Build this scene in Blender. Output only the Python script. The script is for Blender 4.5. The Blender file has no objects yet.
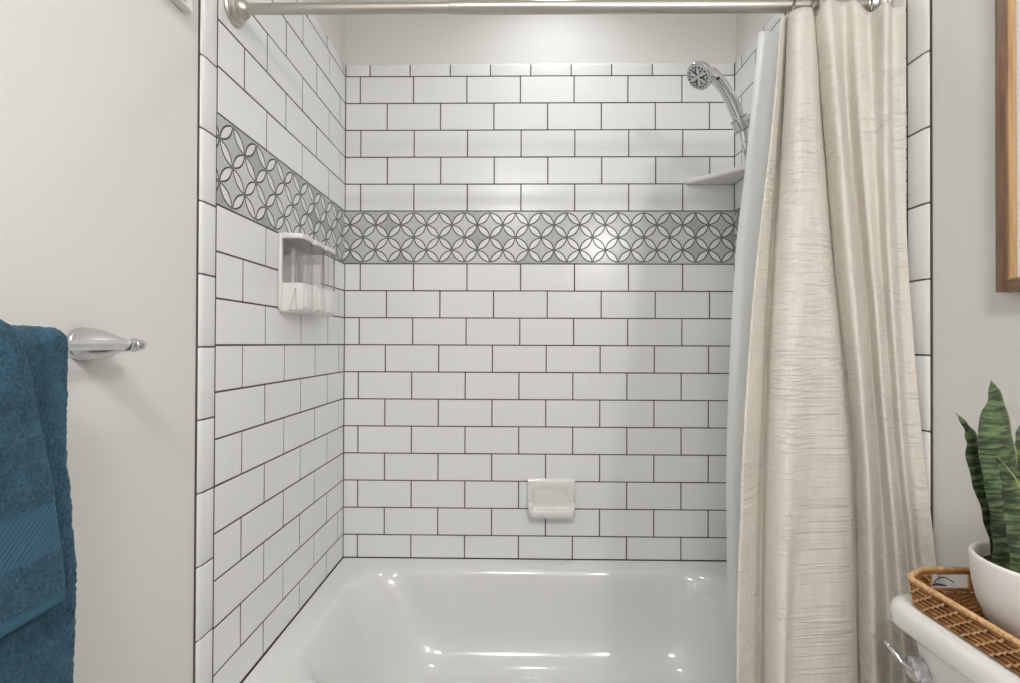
import bpy, bmesh, math, random
from mathutils import Vector, Matrix, noise

random.seed(7)
C = bpy.context.scene.collection
sc = bpy.context.scene
PI = math.pi

# ------------------------------------------------------------------ camera
F = 470.54                                   # focal length in pixels of the 1020x683 frame
CAMP = Vector((0.0117, -0.0154, 1.22))
YAW, PITCH, ROLL = -0.0137, 0.0063, 0.0037
def cam_axes():
    c, s = math.cos(YAW), math.sin(YAW)
    right = Vector((c, -s, 0)); fwd = Vector((s, c, 0)); up = Vector((0, 0, 1))
    c, s = math.cos(PITCH), math.sin(PITCH)
    fwd, up = c*fwd + s*up, -s*fwd + c*up
    c, s = math.cos(ROLL), math.sin(ROLL)
    right, up = c*right + s*up, -s*right + c*up
    return right, up, fwd
RT, UP, FW = cam_axes()
cam = bpy.data.cameras.new('camera')
camo = bpy.data.objects.new('camera', cam); C.objects.link(camo)
camo.matrix_world = Matrix.Translation(CAMP) @ Matrix((RT, UP, -FW)).transposed().to_4x4()
cam.sensor_width = 36.0; cam.lens = F/1020*36.0
cam.shift_y = -0.6/1020; cam.clip_start = 0.01; cam.clip_end = 50
sc.camera = camo

# ------------------------------------------------------------------ world, exposure
w = bpy.data.worlds.new('world'); sc.world = w; w.use_nodes = True
w.node_tree.nodes['Background'].inputs[0].default_value = (0.9, 0.95, 1, 1)
w.node_tree.nodes['Background'].inputs[1].default_value = 0.3
sc.view_settings.view_transform = 'Standard'; sc.view_settings.look = 'None'
sc.view_settings.gamma = 1.0; sc.view_settings.use_curve_mapping = False
sc.view_settings.exposure = 0.0
try:
    sc.cycles.use_denoising = True
    sc.cycles.max_bounces = 12; sc.cycles.diffuse_bounces = 8; sc.cycles.glossy_bounces = 6
    sc.cycles.transmission_bounces = 10; sc.cycles.transparent_max_bounces = 12
    sc.cycles.sample_clamp_indirect = 6.0
    sc.cycles.caustics_reflective = False; sc.cycles.caustics_refractive = False
except Exception:
    pass

# ------------------------------------------------------------------ the lamps' light
CEIL = 2.62
L_SHOWER = 1.9      # recessed light over the tub
L_VANITY = 7.6       # each of the three vanity lamps
L_CEIL_FILL = 25.5        # unseen ceiling light, added for overall brightness
def area_light(name, loc, size, power, col, aim=(0, 0, -1), shape='DISK', size_y=None):
    l = bpy.data.lights.new(name, 'AREA'); l.shape = shape; l.size = size
    if size_y: l.size_y = size_y
    l.energy = power; l.color = col
    o = bpy.data.objects.new(name, l); C.objects.link(o); o.location = loc
    o.rotation_euler = Vector(aim).to_track_quat('-Z', 'Y').to_euler()
    return o
def point_light(name, loc, r, power, col):
    l = bpy.data.lights.new(name, 'POINT'); l.shadow_soft_size = r; l.energy = power; l.color = col
    o = bpy.data.objects.new(name, l); C.objects.link(o); o.location = loc
    return o
WARM = (1.0, 0.982, 0.958); COOL = (0.93, 0.97, 1.0)
SHX, SHY = 0.15, 1.47
area_light('shower_lamp_light', (SHX, SHY, CEIL-0.012), 0.13, L_SHOWER, COOL).data.spread = math.radians(150)
VAN = [(0.70, -0.08, 2.03), (0.70, -0.32, 2.03), (0.70, -0.56, 2.03)]
for v in VAN: point_light('vanity_lamp_light', v, 0.05, L_VANITY, WARM)
area_light('added_ceiling_fill', (0.0, -0.65, CEIL-0.10), 0.44, L_CEIL_FILL, (1.0, 0.985, 0.97))  # added fill from the ceiling, its source is out of view

# ------------------------------------------------------------------ pixel helpers (camera ray met with a plane)
def ray(u, v):
    return (RT*((u-510.09)/F) - UP*((v-340.87)/F) + FW)
def atY(u, v, Y):
    d = ray(u, v); return CAMP + d*((Y-CAMP.y)/d.y)
def atX(u, v, X):
    d = ray(u, v); return CAMP + d*((X-CAMP.x)/d.x)
def atZ(u, v, Z):
    d = ray(u, v); return CAMP + d*((Z-CAMP.z)/d.z)

# ------------------------------------------------------------------ materials
def mat(name, col=(0.8, 0.8, 0.8), rough=0.5, metal=0.0, **kw):
    m = bpy.data.materials.new(name); m.use_nodes = True
    b = m.node_tree.nodes['Principled BSDF']
    b.inputs['Base Color'].default_value = (*col, 1); b.inputs['Roughness'].default_value = rough
    b.inputs['Metallic'].default_value = metal
    for k, v in kw.items():
        b.inputs[k.replace('_', ' ')].default_value = v
    return m
class NT:
    def __init__(s, m):
        s.t = m.node_tree; s.b = s.t.nodes['Principled BSDF']
    def n(s, typ, **kw):
        x = s.t.nodes.new(typ)
        for k, v in kw.items(): setattr(x, k, v)
        return x
    def l(s, a, b): s.t.links.new(a, b)
    def m(s, op, a, b=None, c=None):
        x = s.n('ShaderNodeMath', operation=op)
        for i, v in enumerate((a, b, c)):
            if v is None: continue
            if isinstance(v, (int, float)): x.inputs[i].default_value = v
            else: s.l(v, x.inputs[i])
        return x.outputs[0]
    def mix(s, f, a, b):
        x = s.n('ShaderNodeMix', data_type='RGBA')
        for i, v in ((0, f), (6, a), (7, b)):
            if isinstance(v, (int, float)): x.inputs[i].default_value = v
            elif isinstance(v, tuple): x.inputs[i].default_value = (*v, 1)
            else: s.l(v, x.inputs[i])
        return x.outputs[2]
    def noise(s, vec, scale, detail=3, rough=0.5, typ='FAC'):
        x = s.n('ShaderNodeTexNoise'); x.inputs['Scale'].default_value = scale
        x.inputs['Detail'].default_value = detail; x.inputs['Roughness'].default_value = rough
        if vec is not None: s.l(vec, x.inputs['Vector'])
        return x.outputs[0]
    def mapping(s, vec, scale=(1, 1, 1), rot=(0, 0, 0)):
        x = s.n('ShaderNodeMapping'); x.inputs['Scale'].default_value = scale; x.inputs['Rotation'].default_value = rot
        s.l(vec, x.inputs['Vector']); return x.outputs[0]
    def obj(s): return s.n('ShaderNodeTexCoord').outputs['Object']
    def uv(s): return s.n('ShaderNodeTexCoord').outputs['UV']
    def ramp(s, f, stops):
        x = s.n('ShaderNodeValToRGB'); s.l(f, x.inputs[0]); e = x.color_ramp.elements
        while len(e) < len(stops): e.new(0.5)
        for i, (p, c) in enumerate(stops):
            e[i].position = p; e[i].color = (*c, 1) if len(c) == 3 else c
        return x.outputs[0]
    def bump(s, h, strength=0.3, dist=0.001):
        x = s.n('ShaderNodeBump'); x.inputs['Strength'].default_value = strength
        x.inputs['Distance'].default_value = dist; s.l(h, x.inputs['Height']); s.l(x.outputs[0], s.b.inputs['Normal'])

def paint_mat(name, col, rough=0.55):
    m = mat(name, col, rough); t = NT(m); o = t.obj()
    t.bump(t.noise(o, 380, 2), 0.12, 0.0006)
    t.l(t.mix(t.noise(o, 1.3, 2), tuple(c*0.985 for c in col), tuple(min(1, c*1.01) for c in col)), t.b.inputs['Base Color'])
    return m
M_PAINT = paint_mat('wall_paint', (0.70, 0.69, 0.672), 0.85)
M_CEIL = paint_mat('ceiling_paint', (0.82, 0.82, 0.81))
def tile_mat():
    m = mat('white_glazed_tile', (0.78, 0.78, 0.775), 0.24); t = NT(m); o = t.obj()
    t.l(t.mix(t.noise(o, 5, 2), (0.765, 0.768, 0.76), (0.80, 0.803, 0.797)), t.b.inputs['Base Color'])
    t.bump(t.noise(o, 9, 1), 0.15, 0.0012)
    t.b.inputs['IOR'].default_value = 1.5
    return m
M_TILE = tile_mat()
def grout_mat():
    m = mat('dark_grout', (0.075, 0.068, 0.060), 0.9); t = NT(m)
    t.bump(t.noise(t.obj(), 900, 3), 0.4, 0.0005); return m
M_GROUT = grout_mat()
def mosaic_mat():
    m = mat('marble_mosaic', (0.5, 0.5, 0.5), 0.2); t = NT(m); uv = t.uv()
    sp = t.n('ShaderNodeSeparateXYZ'); t.l(uv, sp.inputs[0])
    U, V = sp.outputs[0], sp.outputs[1]
    p, q = t.m('ADD', U, V), t.m('SUBTRACT', U, V)
    fx = t.m('ABSOLUTE', t.m('SUBTRACT', t.m('FRACT', p), 0.5))
    fy = t.m('ABSOLUTE', t.m('SUBTRACT', t.m('FRACT', q), 0.5))
    a, b = t.m('MAXIMUM', fx, fy), t.m('MINIMUM', fx, fy)
    d = t.m('SUBTRACT', 0.5, a); k = t.m('DIVIDE', b, 0.43)
    lens = t.m('MULTIPLY', t.m('SUBTRACT', 1.0, t.m('MULTIPLY', k, k)), 0.138)
    inside = t.m('LESS_THAN', t.m('ABSOLUTE', V), 1.005)
    petal = t.m('MULTIPLY', t.m('LESS_THAN', d, lens), inside)
    line = t.m('MULTIPLY', t.m('LESS_THAN', d, t.m('ADD', lens, 0.062)), inside)
    line = t.m('SUBTRACT', line, petal)
    cx, cy = t.m('SUBTRACT', 0.5, fx), t.m('SUBTRACT', 0.5, fy)
    rn = t.m('SQRT', t.m('ADD', t.m('MULTIPLY', cx, cx), t.m('MULTIPLY', cy, cy)))
    node = t.m('MULTIPLY', t.m('LESS_THAN', rn, 0.105), inside)
    edge = t.m('GREATER_THAN', t.m('ABSOLUTE', V), 1.036)
    g = t.m('MAXIMUM', t.m('MULTIPLY', line, 1.0), edge)
    cv = t.n('ShaderNodeCombineXYZ'); t.l(t.m('FLOOR', p), cv.inputs[0]); t.l(t.m('FLOOR', q), cv.inputs[1])
    wn = t.n('ShaderNodeTexWhiteNoise', noise_dimensions='2D'); t.l(cv.outputs[0], wn.inputs['Vector'])
    vein = t.noise(t.mapping(uv, (3.5, 2.4, 1)), 2.6, 6, 0.65)
    val = t.m('ADD', t.m('MULTIPLY', wn.outputs[0], 0.55), t.m('MULTIPLY', vein, 0.5))
    dia = t.ramp(val, [(0.22, (0.33, 0.335, 0.335)), (0.5, (0.50, 0.505, 0.50)), (0.8, (0.64, 0.64, 0.635))])
    col = t.mix(petal, dia, (0.72, 0.72, 0.71))
    col = t.mix(g, col, (0.055, 0.052, 0.047))
    col = t.mix(node, col, (0.16, 0.157, 0.15))
    t.l(col, t.b.inputs['Base Color'])
    t.l(t.m('MULTIPLY_ADD', g, 0.5, 0.22), t.b.inputs['Roughness'])
    t.bump(t.m('SUBTRACT', 1.0, g), 0.5, 0.001)
    return m
M_MOSAIC = mosaic_mat()
def enamel(name, col, rough=0.09, bump=0.0):
    m = mat(name, col, rough, Coat_Weight=0.3, Coat_Roughness=0.05)
    if bump:
        t = NT(m); t.bump(t.noise(t.obj(), 6, 2), bump, 0.002)
    return m
M_TUB = enamel('white_tub_enamel', (0.72, 0.72, 0.71), 0.15, 0.15)
M_PORC = enamel('white_porcelain', (0.78, 0.775, 0.76), 0.10)
M_SOAP = enamel('glazed_soap_dish', (0.74, 0.74, 0.72), 0.12)
M_SHELF = mat('white_shelf_ceramic', (0.72, 0.71, 0.69), 0.25)
M_CHROME = mat('chrome', (0.66, 0.66, 0.68), 0.06, 1.0)
def brushed(name, col, rough):
    m = mat(name, col, rough, 1.0); t = NT(m)
    t.bump(t.noise(t.mapping(t.obj(), (4, 900, 900)), 1, 2), 0.08, 0.0004); return m
M_NICKEL = brushed('brushed_nickel', (0.56, 0.53, 0.48), 0.36)
M_RING = mat('dark_nickel', (0.16, 0.145, 0.13), 0.3, 1.0)
M_BAR = mat('satin_aluminium', (0.78, 0.78, 0.78), 0.28, 1.0)
M_DARK = mat('dark_rubber', (0.03, 0.03, 0.035), 0.5)
M_NOZZLE = mat('grey_nozzle_plate', (0.72, 0.73, 0.75), 0.25, 0.4)
M_PLASTIC = mat('white_plastic', (0.74, 0.73, 0.72), 0.3)
M_GREY = mat('grey_plastic_line', (0.35, 0.34, 0.33), 0.4)
def clear_mat():
    m = mat('clear_plastic', (0.93, 0.92, 0.93), 0.08, Transmission_Weight=1.0, IOR=1.35)
    t = NT(m); tr = t.n('ShaderNodeBsdfTransparent'); tr.inputs[0].default_value = (0.99, 0.985, 0.987, 1)
    mx = t.n('ShaderNodeMixShader'); mx.inputs[0].default_value = 0.22
    gl = t.n('ShaderNodeBsdfGlossy'); gl.inputs['Roughness'].default_value = 0.12
    fr = t.n('ShaderNodeFresnel'); fr.inputs[0].default_value = 1.25
    df = t.n('ShaderNodeBsdfDiffuse'); df.inputs[0].default_value = (0.7, 0.69, 0.69, 1)
    m2 = t.n('ShaderNodeMixShader'); m2.inputs[0].default_value = 0.06
    t.l(tr.outputs[0], m2.inputs[1]); t.l(df.outputs[0], m2.inputs[2])
    t.l(fr.outputs[0], mx.inputs[0]); t.l(m2.outputs[0], mx.inputs[1]); t.l(gl.outputs[0], mx.inputs[2])
    t.l(mx.outputs[0], t.t.nodes['Material Output'].inputs['Surface']); return m
M_CLEAR = clear_mat()
def linen_mat():
    m = mat('slubbed_ivory_linen', (0.80, 0.74, 0.65), 0.9); t = NT(m); uv = t.uv()
    def slubs(sx, sy, lo, hi, off):
        mp = t.n('ShaderNodeMapping'); mp.inputs['Scale'].default_value = (sx, sy, 1); mp.inputs['Location'].default_value = (off, off, 0)
        t.l(uv, mp.inputs['Vector']); return t.ramp(t.noise(mp.outputs[0], 1.0, 1, 0.4), [(lo, (0, 0, 0)), (hi, (1, 1, 1))])
    sl = t.m('MAXIMUM', slubs(13, 210, 0.60, 0.68, 0), t.m('MULTIPLY', slubs(22, 330, 0.60, 0.70, 37.3), 0.7))
    gate = t.ramp(t.noise(t.mapping(uv, (3.5, 5, 1)), 1.0, 1), [(0.35, (0.35, 0.35, 0.35)), (0.6, (1, 1, 1))])
    sl = t.m('MULTIPLY', sl, gate)
    vert = t.noise(t.mapping(uv, (300, 9, 1)), 1.0, 2)
    weave = t.noise(t.mapping(uv, (40, 420, 1)), 1.0, 1)
    h = t.m('ADD', t.m('MULTIPLY', sl, 1.0), t.m('ADD', t.m('MULTIPLY', vert, 0.30), t.m('MULTIPLY', weave, 0.40)))
    t.bump(h, 0.8, 0.0026)
    f = t.m('ADD', t.m('MULTIPLY', vert, 0.5), t.m('MULTIPLY', weave, 0.5))
    base = t.ramp(f, [(0.36, (0.745, 0.712, 0.657)), (0.62, (0.855, 0.832, 0.785))])
    t.l(t.mix(t.m('MULTIPLY', sl, 0.75), base, (0.93, 0.91, 0.86)), t.b.inputs['Base Color'])
    t.b.inputs['Specular IOR Level'].default_value = 0.15
    tl = t.n('ShaderNodeBsdfTranslucent'); tl.inputs[0].default_value = (0.88, 0.83, 0.75, 1)
    mx = t.n('ShaderNodeMixShader'); mx.inputs[0].default_value = 0.32
    t.l(t.b.outputs[0], mx.inputs[1]); t.l(tl.outputs[0], mx.inputs[2])
    t.l(mx.outputs[0], t.t.nodes['Material Output'].inputs['Surface'])
    return m
M_LINEN = linen_mat()
def liner_mat():
    m = mat('white_liner_vinyl', (0.91, 0.92, 0.92), 0.5); t = NT(m)
    tl = t.n('ShaderNodeBsdfTranslucent'); tl.inputs[0].default_value = (0.96, 0.97, 0.97, 1)
    mx = t.n('ShaderNodeMixShader'); mx.inputs[0].default_value = 0.62
    t.l(t.b.outputs[0], mx.inputs[1]); t.l(tl.outputs[0], mx.inputs[2])
    t.l(mx.outputs[0], t.t.nodes['Material Output'].inputs['Surface']); return m
M_LINER = liner_mat()
def terry_mat(name, flat=False):
    m = mat(name, (0.035, 0.115, 0.185), 0.95); t = NT(m); uv = t.uv(); o = t.obj()
    if flat:
        mp = t.mapping(uv, (1, 1, 1), (0, 0, 0.75))
        wv = t.n('ShaderNodeTexWave', wave_type='BANDS'); wv.inputs['Scale'].default_value = 62; t.l(mp, wv.inputs['Vector'])
        wv.inputs['Distortion'].default_value = 0.4
        h = wv.outputs[0]; t.bump(h, 0.5, 0.001)
        t.l(t.mix(h, (0.022, 0.075, 0.125), (0.035, 0.11, 0.175)), t.b.inputs['Base Color'])
    else:
        n1 = t.noise(o, 260, 3, 0.6); n2 = t.noise(o, 45, 3, 0.6)
        h = t.m('ADD', n1, t.m('MULTIPLY', n2, 0.6)); t.bump(h, 0.9, 0.003)
        c = t.ramp(t.m('ADD', t.m('MULTIPLY', n1, 0.55), t.m('MULTIPLY', n2, 0.45)),
                   [(0.36, (0.010, 0.032, 0.055)), (0.5, (0.020, 0.066, 0.106)), (0.64, (0.036, 0.105, 0.160))])
        t.l(c, t.b.inputs['Base Color'])
    t.b.inputs['Sheen Weight'].default_value = 0.15; t.b.inputs['Sheen Tint'].default_value = (0.4, 0.7, 0.9, 1)
    return m
M_TERRY = terry_mat('teal_terry'); M_DOBBY = terry_mat('teal_woven_band', True)
def hem_mat():
    m = mat('teal_flat_hem', (0.03, 0.10, 0.155), 0.9); t = NT(m)
    t.bump(t.noise(t.mapping(t.uv(), (600, 60, 1)), 1, 1), 0.3, 0.0008); return m
M_HEM = hem_mat()
def wood_mat(name, c1, c2, axis=2):
    m = mat(name, c1, 0.4); t = NT(m); s = [22, 22, 22]; s[axis] = 1.6
    n = t.noise(t.mapping(t.obj(), tuple(s)), 4.0, 5, 0.6)
    n2 = t.noise(t.mapping(t.obj(), tuple(x*6 for x in s)), 4.0, 2)
    f = t.m('ADD', t.m('MULTIPLY', n, 0.75), t.m('MULTIPLY', n2, 0.25))
    t.l(t.ramp(f, [(0.35, c1), (0.62, c2)]), t.b.inputs['Base Color']); t.bump(f, 0.15, 0.0005); return m
M_WOODV = wood_mat('walnut_upright', (0.10, 0.052, 0.030), (0.24, 0.14, 0.085), 2)
M_WOODH = wood_mat('walnut_rail', (0.10, 0.052, 0.030), (0.24, 0.14, 0.085), 1)
M_WOODL = wood_mat('light_wood_lip', (0.28, 0.16, 0.07), (0.44, 0.28, 0.13), 2)
M_MAT = mat('white_mat_board', (0.80, 0.80, 0.80), 0.8)
M_WFRAME = mat('white_frame_lacquer', (0.74, 0.73, 0.72), 0.35)
M_PRINT = paint_mat('pale_grey_print', (0.42, 0.41, 0.40), 0.7)
def rattan_mat(name, c1, c2, sc_=60):
    m = mat(name, c1, 0.45); t = NT(m)
    n = t.noise(t.obj(), sc_, 4, 0.6)
    t.l(t.ramp(n, [(0.33, c1), (0.66, c2)]), t.b.inputs['Base Color'])
    t.bump(t.noise(t.obj(), 500, 2), 0.25, 0.0006); return m
M_RATTAN = rattan_mat('rattan_cane', (0.14, 0.048, 0.010), (0.44, 0.20, 0.058))
M_WRAP = rattan_mat('rattan_wrap', (0.40, 0.21, 0.085), (0.68, 0.45, 0.23), 160)
def pot_mat():
    m = mat('matte_white_ceramic', (0.72, 0.69, 0.655), 0.6); t = NT(m)
    t.bump(t.noise(t.obj(), 260, 3), 0.15, 0.0006); return m
M_POT = pot_mat()
def soil_mat():
    m = mat('dark_soil', (0.03, 0.02, 0.014), 1.0); t = NT(m); n = t.noise(t.obj(), 220, 4)
    t.bump(n, 1.0, 0.004); t.l(t.ramp(n, [(0.4, (0.012, 0.009, 0.006)), (0.65, (0.07, 0.05, 0.035))]), t.b.inputs['Base Color']); return m
M_SOIL = soil_mat()
def leaf_mat():
    m = mat('banded_snake_plant_leaf', (0.05, 0.12, 0.04), 0.38); t = NT(m); uv = t.uv()
    sp = t.n('ShaderNodeSeparateXYZ'); t.l(uv, sp.inputs[0])
    n = t.noise(t.mapping(uv, (30, 150, 1)), 1.0, 4, 0.62)
    col = t.ramp(n, [(0.43, (0.012, 0.024, 0.017)), (0.49, (0.026, 0.048, 0.030)), (0.53, (0.085, 0.130, 0.060)), (0.68, (0.17, 0.23, 0.10))])
    n2 = t.noise(t.mapping(uv, (12, 12, 1)), 1.0, 1)
    col = t.mix(t.m('MULTIPLY', n2, 0.35), col, (0.10, 0.14, 0.05))
    t.l(col, t.b.inputs['Base Color']); t.bump(n, 0.15, 0.0008)
    return m
M_LEAF = leaf_mat()
M_LEAFEDGE = mat('yellow_green_leaf_edge', (0.30, 0.33, 0.13), 0.45)
def floor_mat():
    m = mat('grey_floor_tile', (0.4, 0.39, 0.38), 0.35); t = NT(m); o = t.obj()
    b = t.n('ShaderNodeTexBrick'); b.inputs['Scale'].default_value = 1.0; t.l(o, b.inputs['Vector'])
    b.inputs['Color1'].default_value = (0.42, 0.41, 0.40, 1); b.inputs['Color2'].default_value = (0.38, 0.37, 0.36, 1)
    b.inputs['Mortar'].default_value = (0.15, 0.15, 0.14, 1); b.inputs['Mortar Size'].default_value = 0.004
    b.inputs['Brick Width'].default_value = 0.6; b.inputs['Row Height'].default_value = 0.3
    t.l(b.outputs[0], t.b.inputs['Base Color']); return m
M_FLOOR = floor_mat()
def emit_mat(name, col, s):
    m = bpy.data.materials.new(name); m.use_nodes = True; t = m.node_tree; t.nodes.clear()
    e = t.nodes.new('ShaderNodeEmission'); e.inputs[0].default_value = (*col, 1); e.inputs[1].default_value = s
    o = t.nodes.new('ShaderNodeOutputMaterial'); t.links.new(e.outputs[0], o.inputs[0]); return m
M_GLOW = emit_mat('lamp_glow', (1.0, 0.97, 0.93), 6.0)

# ------------------------------------------------------------------ mesh helpers
def obj(name, bm, mats, parent=None, smooth=True, angle=40, loc=None):
    me = bpy.data.meshes.new(name); bmesh.ops.recalc_face_normals(bm, faces=bm.faces) if not getattr(bm, '_keep', False) else None
    bm.to_mesh(me); bm.free()
    if not isinstance(mats, (list, tuple)): mats = [mats]
    for m in mats: me.materials.append(m)
    if smooth:
        me.shade_smooth()
        try: me.set_sharp_from_angle(angle=math.radians(angle))
        except Exception: pass
    o = bpy.data.objects.new(name, me); C.objects.link(o)
    if parent is not None: o.parent = parent
    if loc is not None: o.location = loc
    return o
def tag(o, label=None, cat=None, group=None, kind=None):
    if label: o['label'] = label
    if cat: o['category'] = cat
    if group: o['group'] = group
    if kind: o['kind'] = kind
    return o
def thing(name, label, cat, loc=(0, 0, 0), rot=(0, 0, 0), group=None):
    o = bpy.data.objects.new(name, None); C.objects.link(o); o.empty_display_size = 0.05
    o.location = loc; o.rotation_euler = rot
    return tag(o, label, cat, group)
def box(bm, a, b, bev=0.0, seg=2, mi=0):
    (x0, y0, z0), (x1, y1, z1) = a, b
    vs = [bm.verts.new(p) for p in ((x0,y0,z0),(x1,y0,z0),(x1,y1,z0),(x0,y1,z0),(x0,y0,z1),(x1,y0,z1),(x1,y1,z1),(x0,y1,z1))]
    fs = [bm.faces.new([vs[i] for i in f]) for f in ((0,3,2,1),(4,5,6,7),(0,1,5,4),(1,2,6,5),(2,3,7,6),(3,0,4,7))]
    for f in fs: f.material_index = mi
    if bev > 0:
        es = set(e for f in fs for e in f.edges)
        r = bmesh.ops.bevel(bm, geom=list(es), offset=bev, segments=seg, affect='EDGES', profile=0.5, clamp_overlap=True)
        for f in r['faces']: f.material_index = mi
    return vs
def loft(bm, rings, closed=True, cap0=True, cap1=True, mi=0, uvf=None):
    R = [[bm.verts.new(p) for p in r] for r in rings]
    n = len(R[0])
    for a, b in zip(R[:-1], R[1:]):
        for i in range(n if closed else n-1):
            j = (i+1) % n
            f = bm.faces.new((a[i], a[j], b[j], b[i])); f.material_index = mi
    if closed and cap0: bm.faces.new(R[0][::-1]).material_index = mi
    if closed and cap1: bm.faces.new(R[-1]).material_index = mi
    return R
def frame_of(d):
    d = d.normalized(); a = Vector((0, 0, 1)) if abs(d.z) < 0.9 else Vector((1, 0, 0))
    x = d.cross(a).normalized(); return x, d.cross(x).normalized()
def tube(bm, pts, rad, n=16, caps=True, mi=0, flat=None):
    pts = [Vector(p) for p in pts]
    if not hasattr(rad, '__len__'): rad = [rad]*len(pts)
    rings = []; x = None
    for i, p in enumerate(pts):
        d = (pts[min(i+1, len(pts)-1)] - pts[max(i-1, 0)]).normalized()
        if x is None: x, y = frame_of(d)
        else:
            x = (x - d*x.dot(d)).normalized(); y = d.cross(x)
        r = rad[i]
        rings.append([p + x*(r*math.cos(2*PI*k/n)) + y*(r*(flat or 1)*math.sin(2*PI*k/n)) for k in range(n)])
    loft(bm, rings, True, caps, caps, mi)
def lathe(bm, prof, origin=(0, 0, 0), axis=(0, 0, 1), n=32, mi=0, cap=True):
    o = Vector(origin); a = Vector(axis).normalized(); x, y = frame_of(a)
    rings = [[o + a*h + x*(max(r, 1e-5)*math.cos(2*PI*k/n)) + y*(max(r, 1e-5)*math.sin(2*PI*k/n)) for k in range(n)] for r, h in prof]
    loft(bm, rings, True, cap, cap, mi)
def catmull(P, t):
    n = len(P)-1; i = min(int(t), n-1); f = t-i
    p0, p1, p2, p3 = P[max(i-1, 0)], P[i], P[i+1], P[min(i+2, n)]
    return [0.5*((2*b)+(c-a)*f+(2*a-5*b+4*c-d)*f*f+(3*b-a-3*c+d)*f**3) for a, b, c, d in zip(p0, p1, p2, p3)]
def smoothpath(pts, k=8):
    pts = [tuple(p) for p in pts]
    return [Vector(catmull(pts, i/k)) for i in range((len(pts)-1)*k+1)]
def lerp_tab(xs, ys, x):
    if x <= xs[0]: return ys[0]
    for i in range(len(xs)-1):
        if x <= xs[i+1]:
            f = (x-xs[i])/(xs[i+1]-xs[i]); return ys[i]+(ys[i+1]-ys[i])*f
    return ys[-1]
def sstep(a, b, x):
    t = max(0, min(1, (x-a)/(b-a))); return t*t*(3-2*t)

# ------------------------------------------------------------------ the room
XL, XR, YB, YN = -0.649, 0.8385, 1.78, 1.009       # tile faces and the near edge of the tile field
PT, TL = 0.1036, 0.2052                             # row height, tile pitch
Z0 = 1.22 + 0.3055                                  # underside of the mosaic band
BH = 0.2022                                         # band height
ZT = Z0 + BH + 5*PT                                 # top of the full rows
ZRIM = 0.401
CAPH = 0.051; TRIM = 0.052
YNR = 0.992
PD = 0.007                                          # tile stands this far off the paint
YR = -1.75                                          # rear wall
def wall(name, a, b, m=M_PAINT):
    bm = bmesh.new(); box(bm, a, b); return tag(obj(name, bm, m, smooth=False), kind='structure')
W_L = wall('wall_left', (XL-PD-0.1, YR-0.1, 0), (XL-PD, YB+PD+0.1, CEIL))
W_R = wall('wall_right', (XR+PD, YR-0.1, 0), (XR+PD+0.1, YB+PD+0.1, CEIL))
W_B = wall('wall_back', (XL-PD, YB+PD, 0), (XR+PD, YB+PD+0.1, CEIL))
W_F = wall('wall_front', (XL-PD, YR-0.1, 0), (XR+PD, YR, CEIL))
wall('floor', (XL-PD-0.1, YR-0.1, -0.1), (XR+PD+0.1, YB+PD+0.1, 0), M_FLOOR)
wall('ceiling', (XL-PD-0.1, YR-0.1, CEIL), (XR+PD+0.1, YB+PD+0.1, CEIL+0.1), M_CEIL)

M_DOOR = wood_mat('dark_door_wood', (0.05, 0.035, 0.025), (0.11, 0.08, 0.055), 2)  # unseen dark door, added to give the chrome something to reflect
dr = thing('added_dark_door_1', None, None, (0.0, YR, 0)); dr['kind'] = 'structure'
bm = bmesh.new(); box(bm, (-0.40, 0.0005, 0.01), (0.40, 0.035, 2.03), 0.003); obj('door_leaf', bm, M_DOOR, dr, smooth=False)
bm = bmesh.new()
for a_, b_ in (((-0.30, 0.0355, 0.18), (0.30, 0.045, 0.92)), ((-0.30, 0.0355, 1.08), (0.30, 0.045, 1.88))): box(bm, a_, b_, 0.006)
obj('door_panel', bm, M_DOOR, dr, smooth=False)
bm = bmesh.new()
for a_, b_ in (((-0.50, 0.0005, 0.0), (-0.405, 0.02, 2.13)), ((0.405, 0.0005, 0.0), (0.50, 0.02, 2.13)), ((-0.405, 0.0005, 2.035), (0.405, 0.02, 2.13))): box(bm, a_, b_, 0.002)
obj('door_casing', bm, M_CEIL, dr, smooth=False)
bm = bmesh.new(); lathe(bm, [(0.03, 0), (0.03, 0.008), (0.012, 0.012), (0.011, 0.035), (0.024, 0.045), (0.027, 0.058), (0.02, 0.068), (0, 0.07)], (0.33, 0.036, 1.0), (0, 1, 0), n=24)
obj('door_knob', bm, M_NICKEL, dr)

# tile faces: fn(a, h, d) -> point; a along the wall, h height, d out of the wall from the tile face
def tile_face(bm, fn, a0, a1, h0, h1, G=0.0018, bev=0.0011):
    a0 += G; a1 -= G; h0 += G; h1 -= G
    if a1-a0 < 0.004 or h1-h0 < 0.004: return
    ta, th, to = random.uniform(-1, 1)*0.00035, random.uniform(-1, 1)*0.0003, random.uniform(-1, 1)*0.0002
    def D(a, h): return to + ta*(2*(a-a0)/(a1-a0)-1) + th*(2*(h-h0)/(h1-h0)-1)
    o = [(a0, h0), (a1, h0), (a1, h1), (a0, h1)]
    b2 = bev
    m_ = [(a0+b2*.35, h0+b2*.35), (a1-b2*.35, h0+b2*.35), (a1-b2*.35, h1-b2*.35), (a0+b2*.35, h1-b2*.35)]
    i_ = [(a0+b2, h0+b2), (a1-b2, h0+b2), (a1-b2, h1-b2), (a0+b2, h1-b2)]
    r0 = [bm.verts.new(fn(a, h, -0.0035)) for a, h in o]
    r1 = [bm.verts.new(fn(a, h, D(a, h)-bev*.45)) for a, h in m_]
    r2 = [bm.verts.new(fn(a, h, D(a, h))) for a, h in i_]
    for A, B in ((r0, r1), (r1, r2)):
        for k in range(4):
            bm.faces.new((A[k], A[(k+1) % 4], B[(k+1) % 4], B[k]))
    bm.faces.new(r2)
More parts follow.
